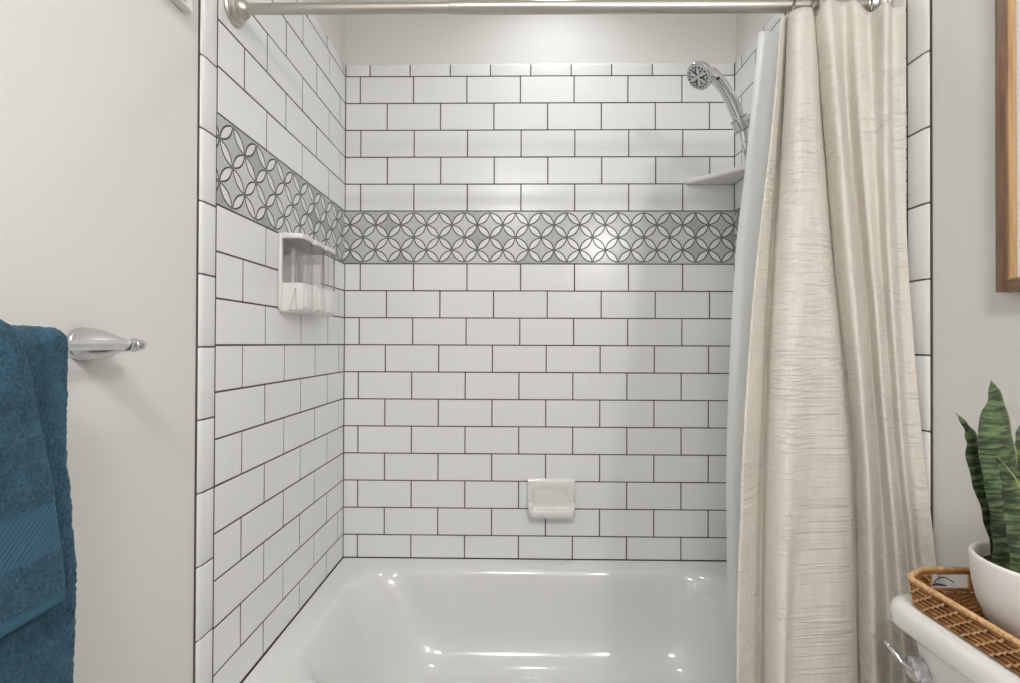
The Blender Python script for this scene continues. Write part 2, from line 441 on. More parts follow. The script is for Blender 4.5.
def slab(bm, fn, a0, a1, h0, h1, d0, d1, mi):
    vs = [bm.verts.new(fn(a, h, d)) for d in (d0, d1) for a, h in ((a0, h0), (a1, h0), (a1, h1), (a0, h1))]
    for f in ((0,3,2,1),(4,5,6,7),(0,1,5,4),(1,2,6,5),(2,3,7,6),(3,0,4,7)):
        bm.faces.new([vs[i] for i in f]).material_index = mi
fnB = lambda a, h, d: (a, YB-d, h)
fnL = lambda a, h, d: (XL+d, a, h)
fnR = lambda a, h, d: (XR-d, a, h)
def courses():
    out = []
    for k in range(5): out.append((Z0+BH+k*PT, Z0+BH+(k+1)*PT, k % 2 == 0))
    for k in range(10): out.append((Z0-(k+1)*PT, Z0-k*PT, k % 2 == 0))
    out.append((ZRIM+0.0014, Z0-10*PT, True))
    return out
def joints(lo, hi, first, pitch):
    js = [lo]; x = first
    while x <= lo+1e-6: x += pitch
    while x < hi-0.004: js.append(x); x += pitch
    return js+[hi]
def tile_field(parent, fn, lo, hi, A, B, wand=0.0):
    bm = bmesh.new()
    for z0, z1, isA in courses():
        o_ = wand*sstep(Z0-5*PT, Z0-PT, z0)*(1-0.7*sstep(ZT-3*PT, ZT-PT, z0))
        js = joints(lo, hi, (A if isA else B)+o_, TL)
        for a, b in zip(js[:-1], js[1:]): tile_face(bm, fn, a, b, z0, z1)
    o = obj('tile_field', bm, M_TILE, parent, smooth=False)
    bm = bmesh.new(); slab(bm, fn, lo, hi, ZRIM-0.3, ZT+CAPH*0.86, -PD, -0.0008, 0)
    obj('grout_bed', bm, M_GROUT, parent, smooth=False)
    return o
tile_field(W_B, fnB, XL, XR, XL+0.0552, XL+0.0552+TL/2, 0.005)
tile_field(W_L, fnL, YN, YB, YN+TL, YN+TL/2)
tile_field(W_R, fnR, YNR, YB, YN+TL, YN+TL/2)
def mosaic(parent, fn, lo, hi, a0, flip=False):
    bm = bmesh.new(); uvl = bm.loops.layers.uv.new('UVMap')
    vs = [(lo, Z0+0.001), (hi, Z0+0.001), (hi, Z0+BH-0.001), (lo, Z0+BH-0.001)]
    f = bm.faces.new([bm.verts.new(fn(a, h, -0.0002)) for a, h in vs])
    for l, (a, h) in zip(f.loops, vs):
        l[uvl].uv = ((a-a0)/0.0977, (Z0+BH/2-h)/(BH/2-0.0055))
    return obj('mosaic_band', bm, M_MOSAIC, parent, smooth=False)
mosaic(W_B, fnB, XL, XR, XL+0.0210+0.0977*0.5)
mosaic(W_L, fnL, YN, YB, 1.0222+0.0445)
mosaic(W_R, fnR, YNR, YB, 1.0222+0.0445)
# bullnose trims: fn rolled from the tile face to the paint over the outer edge
def bull_piece(bm, pt, s0, s1, roll0, W_, G=0.0013):
    """pt(s, t, d): s along the run, t across the trim (0 at the field, W_ at the paint), d off the tile face"""
    prof = [(G, -0.0035), (G+0.0008, -0.0006), (G+0.0025, 0)]
    for k in range(7):
        a = PI/2*k/6; prof.append((W_-0.012+0.011*math.sin(a), -0.0062+0.0062*math.cos(a)))
    prof.append((W_-0.001, -PD))
    s0 += G; s1 -= G
    cols = [(s0, -0.003), (s0+0.001, -0.0004), (s0+0.002, 0), (s1-0.002, 0), (s1-0.001, -0.0004), (s1, -0.003)]
    rings = [[pt(s, t, d+e) for t, d in prof] for s, e in cols]
    R = [[bm.verts.new(p) for p in r] for r in rings]
    for A, B in zip(R[:-1], R[1:]):
        for i in range(len(A)-1): bm.faces.new((A[i], A[i+1], B[i+1], B[i]))
def edge_trim(parent, fn, YN=YN, k0=1.5185):
    bm = bmesh.new(); P = 0.1537
    pt = lambda s, t, d: fn(YN-t, s, d)
    k = -10
    while k0+k*P < ZT+CAPH:
        a, b = max(k0+k*P, 0.0), min(k0+(k+1)*P, ZT+CAPH)
        if b-a > 0.01: bull_piece(bm, pt, a, b, 0, TRIM)
        k += 1
    obj('edge_trim', bm, M_TILE, parent, angle=60)
    bm = bmesh.new(); slab(bm, fn, YN-TRIM-0.0018, YN+0.001, 0.0, ZT+CAPH, -PD, -0.0045, 0)
    slab(bm, fn, YN-0.001, YN+0.002, ZRIM, ZT+CAPH*.86, -PD, -0.0012, 0)
    slab(bm, fn, YN-TRIM+0.014, YN, 0.0, ZT+CAPH*.9, -PD, -0.0016, 0)
    obj('trim_grout', bm, M_GROUT, parent, smooth=False)
edge_trim(W_L, fnL); edge_trim(W_R, fnR, YNR, 1.5076)
def cap_trim(parent, fn, lo, hi, first, over=0):
    bm = bmesh.new(); pt = lambda s, t, d: fn(s, ZT+t, d)
    js = joints(lo, hi, first, 0.1545)
    for a, b in zip(js[:-1], js[1:]): bull_piece(bm, pt, a, b, 0, CAPH)
    obj('cap_trim', bm, M_TILE, parent, angle=60)
cap_trim(W_B, fnB, XL, XR, XL+0.0938)
cap_trim(W_L, fnL, YN, YB, YB-0.173-0.1545*3)
cap_trim(W_R, fnR, YNR, YB, YB-0.053-0.1545*4)

# ------------------------------------------------------------------ bathtub
def rrect(x0, x1, y0, y1, r, z, n=14):
    pts = []
    for cx, cy, a0 in ((x1-r, y1-r, 0), (x0+r, y1-r, PI/2), (x0+r, y0+r, PI), (x1-r, y0+r, 1.5*PI)):
        for k in range(n+1):
            a = a0+PI/2*k/n; pts.append(Vector((cx+r*math.cos(a), cy+r*math.sin(a), z)))
    return pts
YT = 1.022
tub = thing('bathtub', 'long white enamel bathtub set between the tiled walls', 'bathtub', (0, 0, 0))
bm = bmesh.new()
xa, xb, ya, yb = XL+0.001, XR-0.001, YT, YB-0.001
rings = [rrect(xa, xb, ya, yb, 0.002, 0.0), rrect(xa, xb, ya, yb, 0.002, ZRIM-0.02),
         rrect(xa+.002, xb-.002, ya+.006, yb-.001, 0.004, ZRIM-0.006), rrect(xa+.003, xb-.003, ya+.016, yb-.002, 0.008, ZRIM),
         rrect(xa+.07, xb-.065, ya+.075, yb-.062, 0.11, ZRIM-0.0005)]
IX0, IX1, IY0, IY1 = XL+0.085, XR-0.085, YT+0.088, YB-0.078
# basin: (inset left, inset right, inset front/back, radius, z)
for il, ir, ib, r, z in ((0.0, 0.0, 0.0, 0.135, ZRIM-0.003), (0.008, 0.006, 0.006, 0.15, ZRIM-0.010), (0.020, 0.014, 0.013, 0.16, ZRIM-0.025),
                         (0.05, 0.025, 0.022, 0.17, 0.33), (0.09, 0.04, 0.033, 0.18, 0.25), (0.125, 0.055, 0.045, 0.18, 0.19),
                         (0.155, 0.075, 0.062, 0.17, 0.148), (0.19, 0.105, 0.092, 0.15, 0.116), (0.24, 0.15, 0.135, 0.12, 0.100), (0.36, 0.25, 0.20, 0.07, 0.094)):
    rings.append(rrect(IX0+il, IX1-ir, IY0+ib, IY1-ib, r, z))
R = loft(bm, rings)
obj('tub_shell', bm, M_TUB, tub, angle=50)
bm = bmesh.new(); lathe(bm, [(0.0, 0.003), (0.03, 0.003), (0.035, 0.0), (0.035, -0.004)], (0.50, 1.40, 0.096), n=24)
obj('drain', bm, M_CHROME, tub)
bm = bmesh.new(); lathe(bm, [(0.038, -0.02), (0.038, 0.004), (0.033, 0.009), (0.0, 0.011)], (0.7195, 1.40, 0.27), (-1, 0, 0.12), n=24)
obj('overflow_plate', bm, M_CHROME, tub)

# ------------------------------------------------------------------ curtain rod
rodL = atX(236, 8.6, XL); RY, RZ = 1.063, 1.988
rodL = atY(260, 8.9, RY); rodR = atY(740, 6.4, RY)
sl = (rodR.z-rodL.z)/(rodR.x-rodL.x)
def rz(x): return rodL.z + sl*(x-rodL.x)
rod = thing('shower_curtain_rod', 'long brushed nickel shower curtain rod spanning the tub between two stepped flanges', 'curtain rod', (0, 0, 0))
XS = atY(453, 8, RY).x
bm = bmesh.new(); tube(bm, [(XL+0.004, RY, rz(XL)), (XS, RY, rz(XS))], 0.0118, 28); obj('thin_tube', bm, M_NICKEL, rod)
bm = bmesh.new(); tube(bm, [(XS-0.006, RY, rz(XS)), (XS-0.005, RY, rz(XS)), (XR-0.004, RY, rz(XR))], [0.0125, 0.0138, 0.0138], 28); obj('wide_tube', bm, M_NICKEL, rod)
for x, s in ((XL, 1), (XR, -1)):
    bm = bmesh.new()
    lathe(bm, [(0.0375, 0.0), (0.0375, 0.004), (0.035, 0.0075), (0.030, 0.0085), (0.029, 0.012), (0.0285, 0.016), (0.0255, 0.019), (0.022, 0.020),
               (0.021, 0.026), (0.0195, 0.030), (0.0155, 0.034), (0.0145, 0.036), (0.0, 0.036)], (x, RY, rz(x)), (s, 0, 0), n=40)
    obj('flange', bm, M_NICKEL, rod, angle=30)

# ------------------------------------------------------------------ shower curtain
ROWV = [5, 118, 260, 440, 560, 683, 912]
BD = [1.045, 1.022, 1.0, 0.965, 0.945, 0.93, 0.91]
CUR = [ # u at each row of ROWV, depth offset, v of the top edge
 ([781,772,757,742,738,737,735], 0.025, 24),
 ([782,774,758,745,741,739,737], 0.005, 15),
 ([789,783,772,764,761,760,756], 0.065, 19),
 ([788,785,777,769,767,766,763], 0.014, 14),
 ([798,799,797,789,785,783,780],-0.030, 8.5),
 ([808,812,818,813,802,795,788],-0.012, 7.5),
 ([812,817,826,842,848,851,854], 0.006, 9),
 ([815,822,833,851,856,858,862], 0.038, 20),
 ([816,824,836,855,860,862,866], 0.018, 13),
 ([829,838,850,866,873,877,882],-0.030, -1),
 ([843,848,862,877,885,891,897], 0.014, 2),
 ([856,861,872,887,898,906,912],-0.026, 0),
 ([870,873,881,894,906,916,924], [1.035,1.005,.988,.960,.940,.925,.915], 12),
 ([886,886,890,902,914,926,934], [.990,.978,.965,.940,.920,.90,.89], 1.5),
 ([894,894,898,909,921,932,940], [1.000,.995,.985,.955,.930,.91,.90], 7),
 ([906,906.5,907.5,922,935,946,955], [.984,.984,.982,.945,.917,.90,.88], 5),
]
def sheet(controls, base, rowv, nper, nrow, zmin, name, m, parent, wob=0.0025, xmax=XR-0.006, seed=0.0, uvscale=1.0, top=True):
    cols = []
    for us, dd, tv in controls:
        pts = []
        for r, (u, v, D) in enumerate(zip(us, rowv, base)):
            vv = tv if v == rowv[0] else v
            d_ = dd[r] if isinstance(dd, list) else D+dd*(0.5 if r == 0 else 0.8)
            p = CAMP + ray(u, vv)*d_
            p.x = min(p.x, xmax); pts.append(p)
        cols.append(pts)
    bm = bmesh.new(); uvl = bm.loops.layers.uv.new('UVMap')
    n = (len(controls)-1)*nper; G = []
    for i in range(n+1):
        line = [Vector(catmull([tuple(c[r]) for c in cols], i/nper)) for r in range(len(rowv))]
        zt = line[0].z
        zs = [p.z for p in line][::-1]; xs = [p.x for p in line][::-1]; ys = [p.y for p in line][::-1]
        col = []
        for j in range(nrow+1):
            z = zt + (zmin-zt)*(j/nrow)
            # smooth monotone interpolation over the rows
            k = 0
            while k < len(zs)-2 and z > zs[k+1]: k += 1
            t = (z-zs[k])/(zs[k+1]-zs[k])
            def H(a):
                def sl_(q):
                    q = max(0, min(len(a)-1, q)); lo, hi = max(q-1, 0), min(q+1, len(a)-1)
                    return (a[hi]-a[lo])/(zs[hi]-zs[lo])
                h = zs[k+1]-zs[k]; m0, m1 = sl_(k)*h, sl_(k+1)*h
                return (2*t**3-3*t*t+1)*a[k]+(t**3-2*t*t+t)*m0+(-2*t**3+3*t*t)*a[k+1]+(t**3-t*t)*m1
            if z < zs[0]: x, y = xs[0], ys[0]
            else: x, y = H(xs), H(ys)
            q = Vector((x*14+seed, y*5, z*2.2)); q2 = Vector((x*45+seed, 3.3, z*9))
            y += wob*(noise.noise(q)*1.6+noise.noise(q2)*0.5)
            col.append(Vector((min(x, xmax), y, z)))
        G.append(col)
    V = [[bm.verts.new(p) for p in c] for c in G]
    s = [0.0]
    for i in range(n): s.append(s[-1] + (G[i+1][nrow//3]-G[i][nrow//3]).length)
    for i in range(n):
        for j in range(nrow):
            f = bm.faces.new((V[i][j], V[i+1][j], V[i+1][j+1], V[i][j+1]))
            for l, (a, b) in zip(f.loops, ((i, j), (i+1, j), (i+1, j+1), (i, j+1))):
                l[uvl].uv = (s[a]*uvscale, G[a][b].z)
    return obj(name, bm, m, parent, angle=180)
cur = sheet(CUR, BD, ROWV, 14, 110, 0.13, 'shower_curtain', M_LINEN, None)
tag(cur, 'tall ivory slubbed linen curtain hanging in deep folds at the tub', 'shower curtain')
md = cur.modifiers.new('cloth', 'SOLIDIFY'); md.thickness = 0.0014; md.offset = 0

# liner: hangs inside the tub
LRV = [30, 170, 260, 440, 590, 683, 800]
LBD = [1.10, 1.12, 1.135, 1.155, 1.185, 1.20, 1.205]
LIN = [
 ([759,745,735,727,727,726,726], 0.0, 32),
 ([763,751,743,736,736,735,734], -0.012, 31),
 ([770,760,753,748,747,745,744], 0.006, 31),
 ([779,773,768,763,757,754,752], 0.016, 31),
 ([790,784,778,772,763,760,758], -0.012, 31),
 ([800,794,788,780,768,764,762], 0.012, 31),
 ([812,804,796,786,773,767,764], -0.010, 31),
 ([826,814,804,792,777,770,767], 0.010, 31),
]
lin = sheet(LIN, LBD, LRV, 8, 60, 0.325, 'shower_curtain_liner', M_LINER, None, wob=0.0012, seed=9)
tag(lin, 'plain white liner hanging inside the tub behind the ivory curtain', 'curtain liner')
md = lin.modifiers.new('sheet', 'SOLIDIFY'); md.thickness = 0.0006; md.offset = 0

# rings on the rod
def ring_mesh(bm, x, tilt):
    pts = []
    for k in range(33):
        a = 2*PI*k/32
        y = 0.0185*math.cos(a); z = 0.0185*math.sin(a)
        if z < 0: z *= 1.75
        pts.append(Vector((x + tilt*z, RY+y, rz(x)-0.0035+z)))
    tube(bm, pts, 0.0017, 8, False)
def ring(u, tilt, label, ball=True):
    x = atY(u, 7, RY).x
    t = thing('curtain_ring', label, 'curtain ring', (x, RY, rz(x)), group='metal rings on the curtain rod')
    bm = bmesh.new(); ring_mesh(bm, x, tilt)
    o = obj('loop', bm, M_RING, t); o.location = (-x, -RY, -rz(x))
    for dy in (-0.012, -0.004):
        bm = bmesh.new(); bmesh.ops.create_icosphere(bm, subdivisions=2, radius=0.0032)
        b = obj('bead', bm, M_RING, t); b.location = (tilt*-0.03, -0.013+dy*0.2, -0.030+dy)
ring(790.5, 0.25, 'dark metal ring at the free edge of the curtain, first on the rod')
ring(809, 0.05, 'dark metal ring in the gap between the two widest curtain folds, nearest the free edge')
ring(814, -0.12, 'dark metal ring crossing its neighbour in the gap between the two widest curtain folds')
ring(828, 0.35, 'dark metal ring partly behind the tallest peak of the curtain')
ring(866, 0.0, 'dark metal ring over the low dip in the curtain top')
ring(881, -0.1, 'dark metal ring beside the short wall-side curtain folds')
ring(898, 0.2, 'dark metal ring next to the wall, last on the rod')

# ------------------------------------------------------------------ corner shelf
zs_ = atY(690, 184.5, YB-0.002).z
A = atY(686, 182, YB-0.002); AX = A.x
sh = thing('corner_shelf', 'white triangular corner shelf on the tiles above the mosaic band', 'shelf', (XR-0.0015, YB-0.0015, zs_))
bm = bmesh.new()
def shelf_ring(ins, z):
    W_ = XR-AX; D_ = 0.19; pts = [Vector((-ins, -ins, z))]
    a = Vector((-W_+ins, -ins, z)); b = Vector((-ins, -D_+ins, z))
    pts.append(a)
    pts.append(Vector((-W_+0.001+ins, -0.010-ins*.5, z)))
    for k in range(1, 12):
        t = k/12; p = Vector((-W_, -0.012, 0)).lerp(Vector((-0.012, -D_, 0)), t)
        n_ = Vector((1, 1, 0)).normalized(); p += n_*(0.012*math.sin(PI*t)+ins); p.z = z; pts.append(p)
    pts.append(Vector((-0.010-ins*.5, -D_+ins+0.001, z))); pts.append(b)
    return pts
rings = [shelf_ring(0.004, 0), shelf_ring(0.0012, 0.0012), shelf_ring(0, 0.004), shelf_ring(0, 0.014), shelf_ring(0.0012, 0.0168), shelf_ring(0.004, 0.018),
         shelf_ring(0.012, 0.018), shelf_ring(0.015, 0.013)]
loft(bm, rings); obj('shelf_plate', bm, M_SHELF, sh, angle=50)
bm = bmesh.new(); pz = atZ(725, 177.5, zs_); lathe(bm, [(0.0045, 0.001), (0.0045, -0.001), (0.003, -0.003), (0, -0.0035)], (pz.x-(XR-.0015), pz.y-(YB-.0015), 0), n=16)
obj('drain_plug', bm, mat('white_plug', (0.85, 0.85, 0.85), 0.3), sh)

# ------------------------------------------------------------------ soap dish
c = atY(551.5, 500, YB-0.02)
sd = thing('soap_dish', 'white glazed soap dish with scalloped ridges on the back wall tiles', 'soap dish', (c.x, YB-0.0005, atY(551, 518, YB-.03).z))
bm = bmesh.new(); hw = 0.089; HT = 0.139
profH = [(0.0, HT), (0.006, HT), (0.011, HT-0.002), (0.014, HT-0.007), (0.0145, HT-0.020), (0.013, HT-0.030), (0.009, HT-0.045), (0.006, HT-0.065), (0.005, HT-0.085),
         (0.007, 0.050), (0.012, 0.040), (0.022, 0.034), (0.036, 0.032), (0.048, 0.033), (0.054, 0.036), (0.0585, 0.0355), (0.061, 0.031), (0.061, 0.022), (0.058, 0.012), (0.050, 0.006), (0.035, 0.002), (0.018, 0.0), (0.0, 0.0)]
profS = [(0.0, HT), (0.006, HT), (0.011, HT-0.002), (0.014, HT-0.007), (0.0150, HT-0.020), (0.0155, HT-0.030), (0.016, HT-0.045), (0.017, HT-0.065), (0.020, HT-0.085),
         (0.028, 0.058), (0.036, 0.052), (0.043, 0.048), (0.048, 0.044), (0.052, 0.041), (0.054, 0.038), (0.055, 0.034), (0.0555, 0.030), (0.055, 0.021), (0.052, 0.012), (0.044, 0.006), (0.032, 0.002), (0.018, 0.0), (0.0, 0.0)]
cols = []
NX = 64
for i in range(NX+1):
    x = -hw + 2*hw*i/NX
    e = (hw-abs(x)); w_ = sstep(0.006, 0.026, e); rnd = 1-(1-min(1, e/0.014))**2; rr = math.sqrt(max(0, rnd))
    col = []
    for (dh, zh), (ds, zz) in zip(profH, profS):
        hx = w_
        # arch: the recess top follows an arc
        if zh > 0.06 and zh < HT-0.018:
            arch = sstep(1.08, 0.80, math.sqrt((x/(hw-0.010))**2 + (max(0, (zh-0.06))/(HT-0.08))**2)); hx = w_*arch
        d = dh*hx + ds*(1-hx); z = zh*w_ + zz*(1-w_)
        if 0.030 < zh < 0.0375 and dh > 0.02: z += 0.0030*w_*max(0, math.sin((x+hw)/0.0155*PI))*(1 if dh < 0.05 else 0.7)
        lip = min(1, 0.30+0.70*rr) if d > 0.016 else 1
        d = d*lip if d > 0.016 else d
        if zh < 0.035: z += (1-rr)*0.012*(1 if dh > 0.0 else 0)
        col.append(Vector((x, -d, z)))
    cols.append(col)
loft(bm, cols, closed=False)
ends = [bm.verts.new(Vector((s*hw, 0, z))) for s in (-1, 1) for z in (0, HT)]
bmesh.ops.remove_doubles(bm, verts=bm.verts, dist=0.00005)
bmesh.ops.holes_fill(bm, edges=[e for e in bm.edges if e.is_boundary], sides=0)
for v in [v for v in bm.verts if not v.link_faces]: bm.verts.remove(v)
obj('dish_body', bm, M_SOAP, sd, angle=60)

# ------------------------------------------------------------------ soap dispenser
DY0, DY1 = 1.280, 1.532; DZ0 = 1.307
ds = thing('soap_dispenser', 'white three chamber soap dispenser with clear tanks on the side wall tiles', 'soap dispenser', (XL+0.0005, (DY0+DY1)/2, DZ0))
L_ = (DY1-DY0)/2
def B(name, a, b, m, bev=0.003, parent=ds, seg=3):
    bm = bmesh.new(); box(bm, a, b, bev, seg); return obj(name, bm, m, parent)
B('back_plate', (0, -L_-0.006, 0.006), (0.010, L_+0.006, 0.214), M_PLASTIC, 0.004)
cw = 2*L_/3
# lid with three raised scallops
bm = bmesh.new()
def lidring(ins, z):
    pts = [Vector((0.0, L_+0.004-ins, z)), Vector((0.0, -L_-0.004+ins, z))]
    for k in range(3):
        y0, y1 = -L_+k*cw, -L_+(k+1)*cw
        for y, x in ((y0+0.002, 0.055), (y0+0.008, 0.0635), (y0+cw*.5, 0.068), (y1-0.008, 0.0635), (y1-0.002, 0.055)):
            pts.append(Vector((x-ins, y, z)))
    return pts
loft(bm, [lidring(0.002, 0.205), lidring(0, 0.208), lidring(0, 0.216), lidring(0.003, 0.2195)]); obj('lid', bm, M_PLASTIC, ds, angle=35)
for k in range(3):
    y0 = -L_+k*cw; yc = y0+cw/2
    def cham(ins, z):
        pts = [(0.011, y0+0.001+ins), (0.054-ins, y0+0.001+ins), (0.062-ins, y0+0.010+ins*.5), (0.0655-ins, yc), (0.062-ins, y0+cw-0.010-ins*.5), (0.054-ins, y0+cw-0.001-ins), (0.011, y0+cw-0.001-ins)]
        return [Vector((x, y, z)) for x, y in pts]
    bm = bmesh.new(); loft(bm, [cham(0.0, 0.0815), cham(0.0, 0.2045)], cap0=False, cap1=False)
    ch = obj('clear_tank', bm, M_CLEAR, ds, angle=30)
    bm = bmesh.new(); tube(bm, [(0.036, yc, 0.08), (0.036, yc, 0.205)], 0.003, 12) 
    obj('pump_tube', bm, M_CLEAR, ds)
    def base(ins, z, f=0.0):
        pts = [(0.0, y0+0.0006+ins), (0.052-ins-f, y0+0.0006+ins), (0.064-ins-f, y0+0.010), (0.0675-ins-f, yc), (0.064-ins-f, y0+cw-0.010), (0.052-ins-f, y0+cw-0.0006-ins), (0.0, y0+cw-0.0006-ins)]
        return [Vector((x, y, z)) for x, y in pts]
    bm = bmesh.new(); loft(bm, [base(0.004, 0.0, 0.010), base(0.0, 0.004, 0.008), base(0, 0.012), base(0, 0.079), base(0.002, 0.0815)])
    obj('pump_housing', bm, M_PLASTIC, ds, angle=35)
    bm = bmesh.new(); box(bm, (0.060, yc-0.022, 0.014), (0.0685, yc+0.022, 0.066), 0.004, 3); obj('push_button', bm, M_PLASTIC, ds)
    bm = bmesh.new(); lathe(bm, [(0.0065, 0), (0.0065, 0.004), (0.004, 0.007), (0, 0.008)], (0.040, yc, 0.219), n=16); obj('cap_knob', bm, M_PLASTIC, ds)
bm = bmesh.new()
ye = -L_-0.0005
for a, b in (((0.047, ye, 0.064), (0.032, ye, 0.006)), ((0.047, ye, 0.064), (0.050, ye, 0.004)), ((0.030, ye, 0.006), (0.050, ye, 0.002))):
    tube(bm, [a, b], 0.0006, 6)
tube(bm, [(0.046, ye, 0.064), (0.049, ye, 0.063)], 0.0016, 8); tube(bm, [(0.030, ye, 0.006), (0.044, ye, 0.003)], 0.0013, 8)
obj('side_latch', bm, M_GREY, ds)

# ------------------------------------------------------------------ hand shower and its bracket
HD = 1.40
def P3(u, v, D): return CAMP + ray(u, v)*D
clamp = P3(741, 124, HD)
bk = thing('shower_bracket', 'chrome shower arm bracket clamped round the hand shower near the curtain', 'shower bracket', (XR-0.0005, clamp.y, clamp.z+0.03))
o0 = bk.location
bm = bmesh.new(); lathe(bm, [(0.030, 0), (0.030, 0.003), (0.024, 0.008), (0.012, 0.011), (0.011, 0.014)], (0, 0, 0.02), (-1, 0, 0), n=32); obj('wall_flange', bm, M_CHROME, bk)
bm = bmesh.new(); tube(bm, smoothpath([(0, 0, 0.02), (-0.05, 0, 0.022), (-0.095, 0, 0.008), (-0.120, 0, -0.012)], 6), 0.0095, 20); obj('arm', bm, M_CHROME, bk)
cl = clamp - o0
hdir = (P3(718, 82, HD-0.03)-P3(743, 135, HD)).normalized()
bm = bmesh.new(); lathe(bm, [(0.0125, -0.020), (0.0225, -0.0195), (0.0235, -0.015), (0.0235, 0.015), (0.0225, 0.0195), (0.0125, 0.020)], cl, hdir, n=24)
tube(bm, [cl+Vector((0.012, 0, 0)), cl+Vector((0.046, 0, 0.012))], [0.014, 0.012], 16)
obj('clamp', bm, M_CHROME, bk, angle=30)
for h_ in (-0.0165, 0.0165):  # added dark rings stand in for dark reflections edging the clamp
    bm = bmesh.new(); lathe(bm, [(0.0236, -0.0009), (0.0241, -0.0005), (0.0241, 0.0005), (0.0236, 0.0009)], cl+hdir*h_, hdir, n=24); obj('clamp_reflection_ring', bm, M_DARK, bk)
bm = bmesh.new(); tube(bm, [cl+Vector((0.028, -0.020, 0.006)), cl+Vector((0.028, 0.020, 0.006))], 0.010, 14); obj('swivel_knob', bm, M_NICKEL, bk, angle=30)

hs = thing('hand_shower', 'chrome hand shower with round spray face held above the corner shelf', 'shower head', clamp)
def rel(p): return p - Vector(clamp)
fc = P3(699.5, 76, HD-0.025)             # centre of the spray face
nrm = Vector((-0.66, -0.17, -0.66)).normalized()
path = smoothpath([rel(P3(746, 150, HD+0.005)), rel(P3(744, 138, HD+0.002)), rel(P3(741, 124, HD)), rel(P3(733, 104, HD-0.008)), rel(P3(725, 89, HD-0.015)), rel(P3(717, 79, HD-0.020)), rel(P3(709, 73, HD-0.022))], 6)
rad = [lerp_tab([0, .18, .3, .45, .7, 1], [0.0085, 0.0105, 0.015, 0.0185, 0.0175, 0.0185], i/(len(path)-1)) for i in range(len(path))]
bm = bmesh.new(); tube(bm, path, rad, 24); obj('handle', bm, M_CHROME, hs)
bm = bmesh.new(); lathe(bm, [(0.0, -0.034), (0.014, -0.032), (0.026, -0.025), (0.036, -0.014), (0.0405, -0.005), (0.0415, 0.001), (0.0400, 0.0045), (0.0375, 0.005), (0.0365, 0.0035), (0.0, 0.0035)], rel(fc), nrm, n=48)
obj('head_body', bm, M_CHROME, hs, angle=50)
fx_, fy_ = frame_of(nrm); fcr = rel(fc)
bm = bmesh.new(); lathe(bm, [(0.0360, 0.0030), (0.0360, 0.0048), (0.031, 0.0060), (0.0, 0.0070)], fcr, nrm, n=40); obj('spray_face', bm, M_NOZZLE, hs)
bm = bmesh.new()
def pad(cx_, cy_, r, n=10, el=1.0, an=0.0):
    o_ = fcr + fx_*cx_ + fy_*cy_ + nrm*0.0058
    ux = fx_*math.cos(an)+fy_*math.sin(an); uy = -fx_*math.sin(an)+fy_*math.cos(an)
    loft(bm, [[o_ + ux*(r*k_*el*math.cos(2*PI*k/n)) + uy*(r*k_*math.sin(2*PI*k/n)) + nrm*h for k in range(n)] for k_, h in ((1, 0), (1, 0.0018), (0.6, 0.0026))])
for k in range(3):
    a = 2*PI*k/3+0.4
    pad(0.012*math.cos(a), 0.012*math.sin(a), 0.0036, el=1.7, an=a)
    for j in (-1, 1): pad(0.0205*math.cos(a+j*.22), 0.0205*math.sin(a+j*.22), 0.0026, el=1.5, an=a+j)
    pad(0.0205*math.cos(a+1.05), 0.0205*math.sin(a+1.05), 0.0030)
    pad(0.013*math.cos(a+1.05), 0.013*math.sin(a+1.05), 0.0020)
for k in range(18):
    a = 2*PI*k/18; pad(0.0300*math.cos(a), 0.0300*math.sin(a), 0.0022, 8, 1.6, a+PI/2)
for k in range(12):
    a = 2*PI*k/12+.1; pad(0.0255*math.cos(a), 0.0255*math.sin(a), 0.0013, 6)
obj('nozzles', bm, M_DARK, hs)
bm = bmesh.new(); g0 = rel(P3(717, 80, HD-0.045)); bmesh.ops.create_icosphere(bm, subdivisions=2, radius=0.005, matrix=Matrix.Translation(g0+Vector((-0.002, -0.012, -0.002)))); obj('mode_lever', bm, M_DARK, hs)
bm = bmesh.new(); lathe(bm, [(0.0105, -0.012), (0.0115, -0.010), (0.0115, 0.010), (0.010, 0.012)], path[2], (path[2]-path[0]), n=20); obj('hose_nut', bm, M_CHROME, hs, angle=30)
bm = bmesh.new()
hp = smoothpath([path[0], rel(P3(748, 165, HD+0.01)), rel(P3(752, 215, HD+0.02)), rel(P3(765, 330, HD+0.03)), rel(P3(785, 420, HD+0.02)), rel(P3(812, 330, HD+.0)), rel(P3(800, 200, HD)), rel(P3(778, 125, HD))], 40)
tube(bm, hp, [0.0068+0.0008*(i % 2) for i in range(len(hp))], 10); obj('hose', bm, M_CHROME, hs, angle=20)

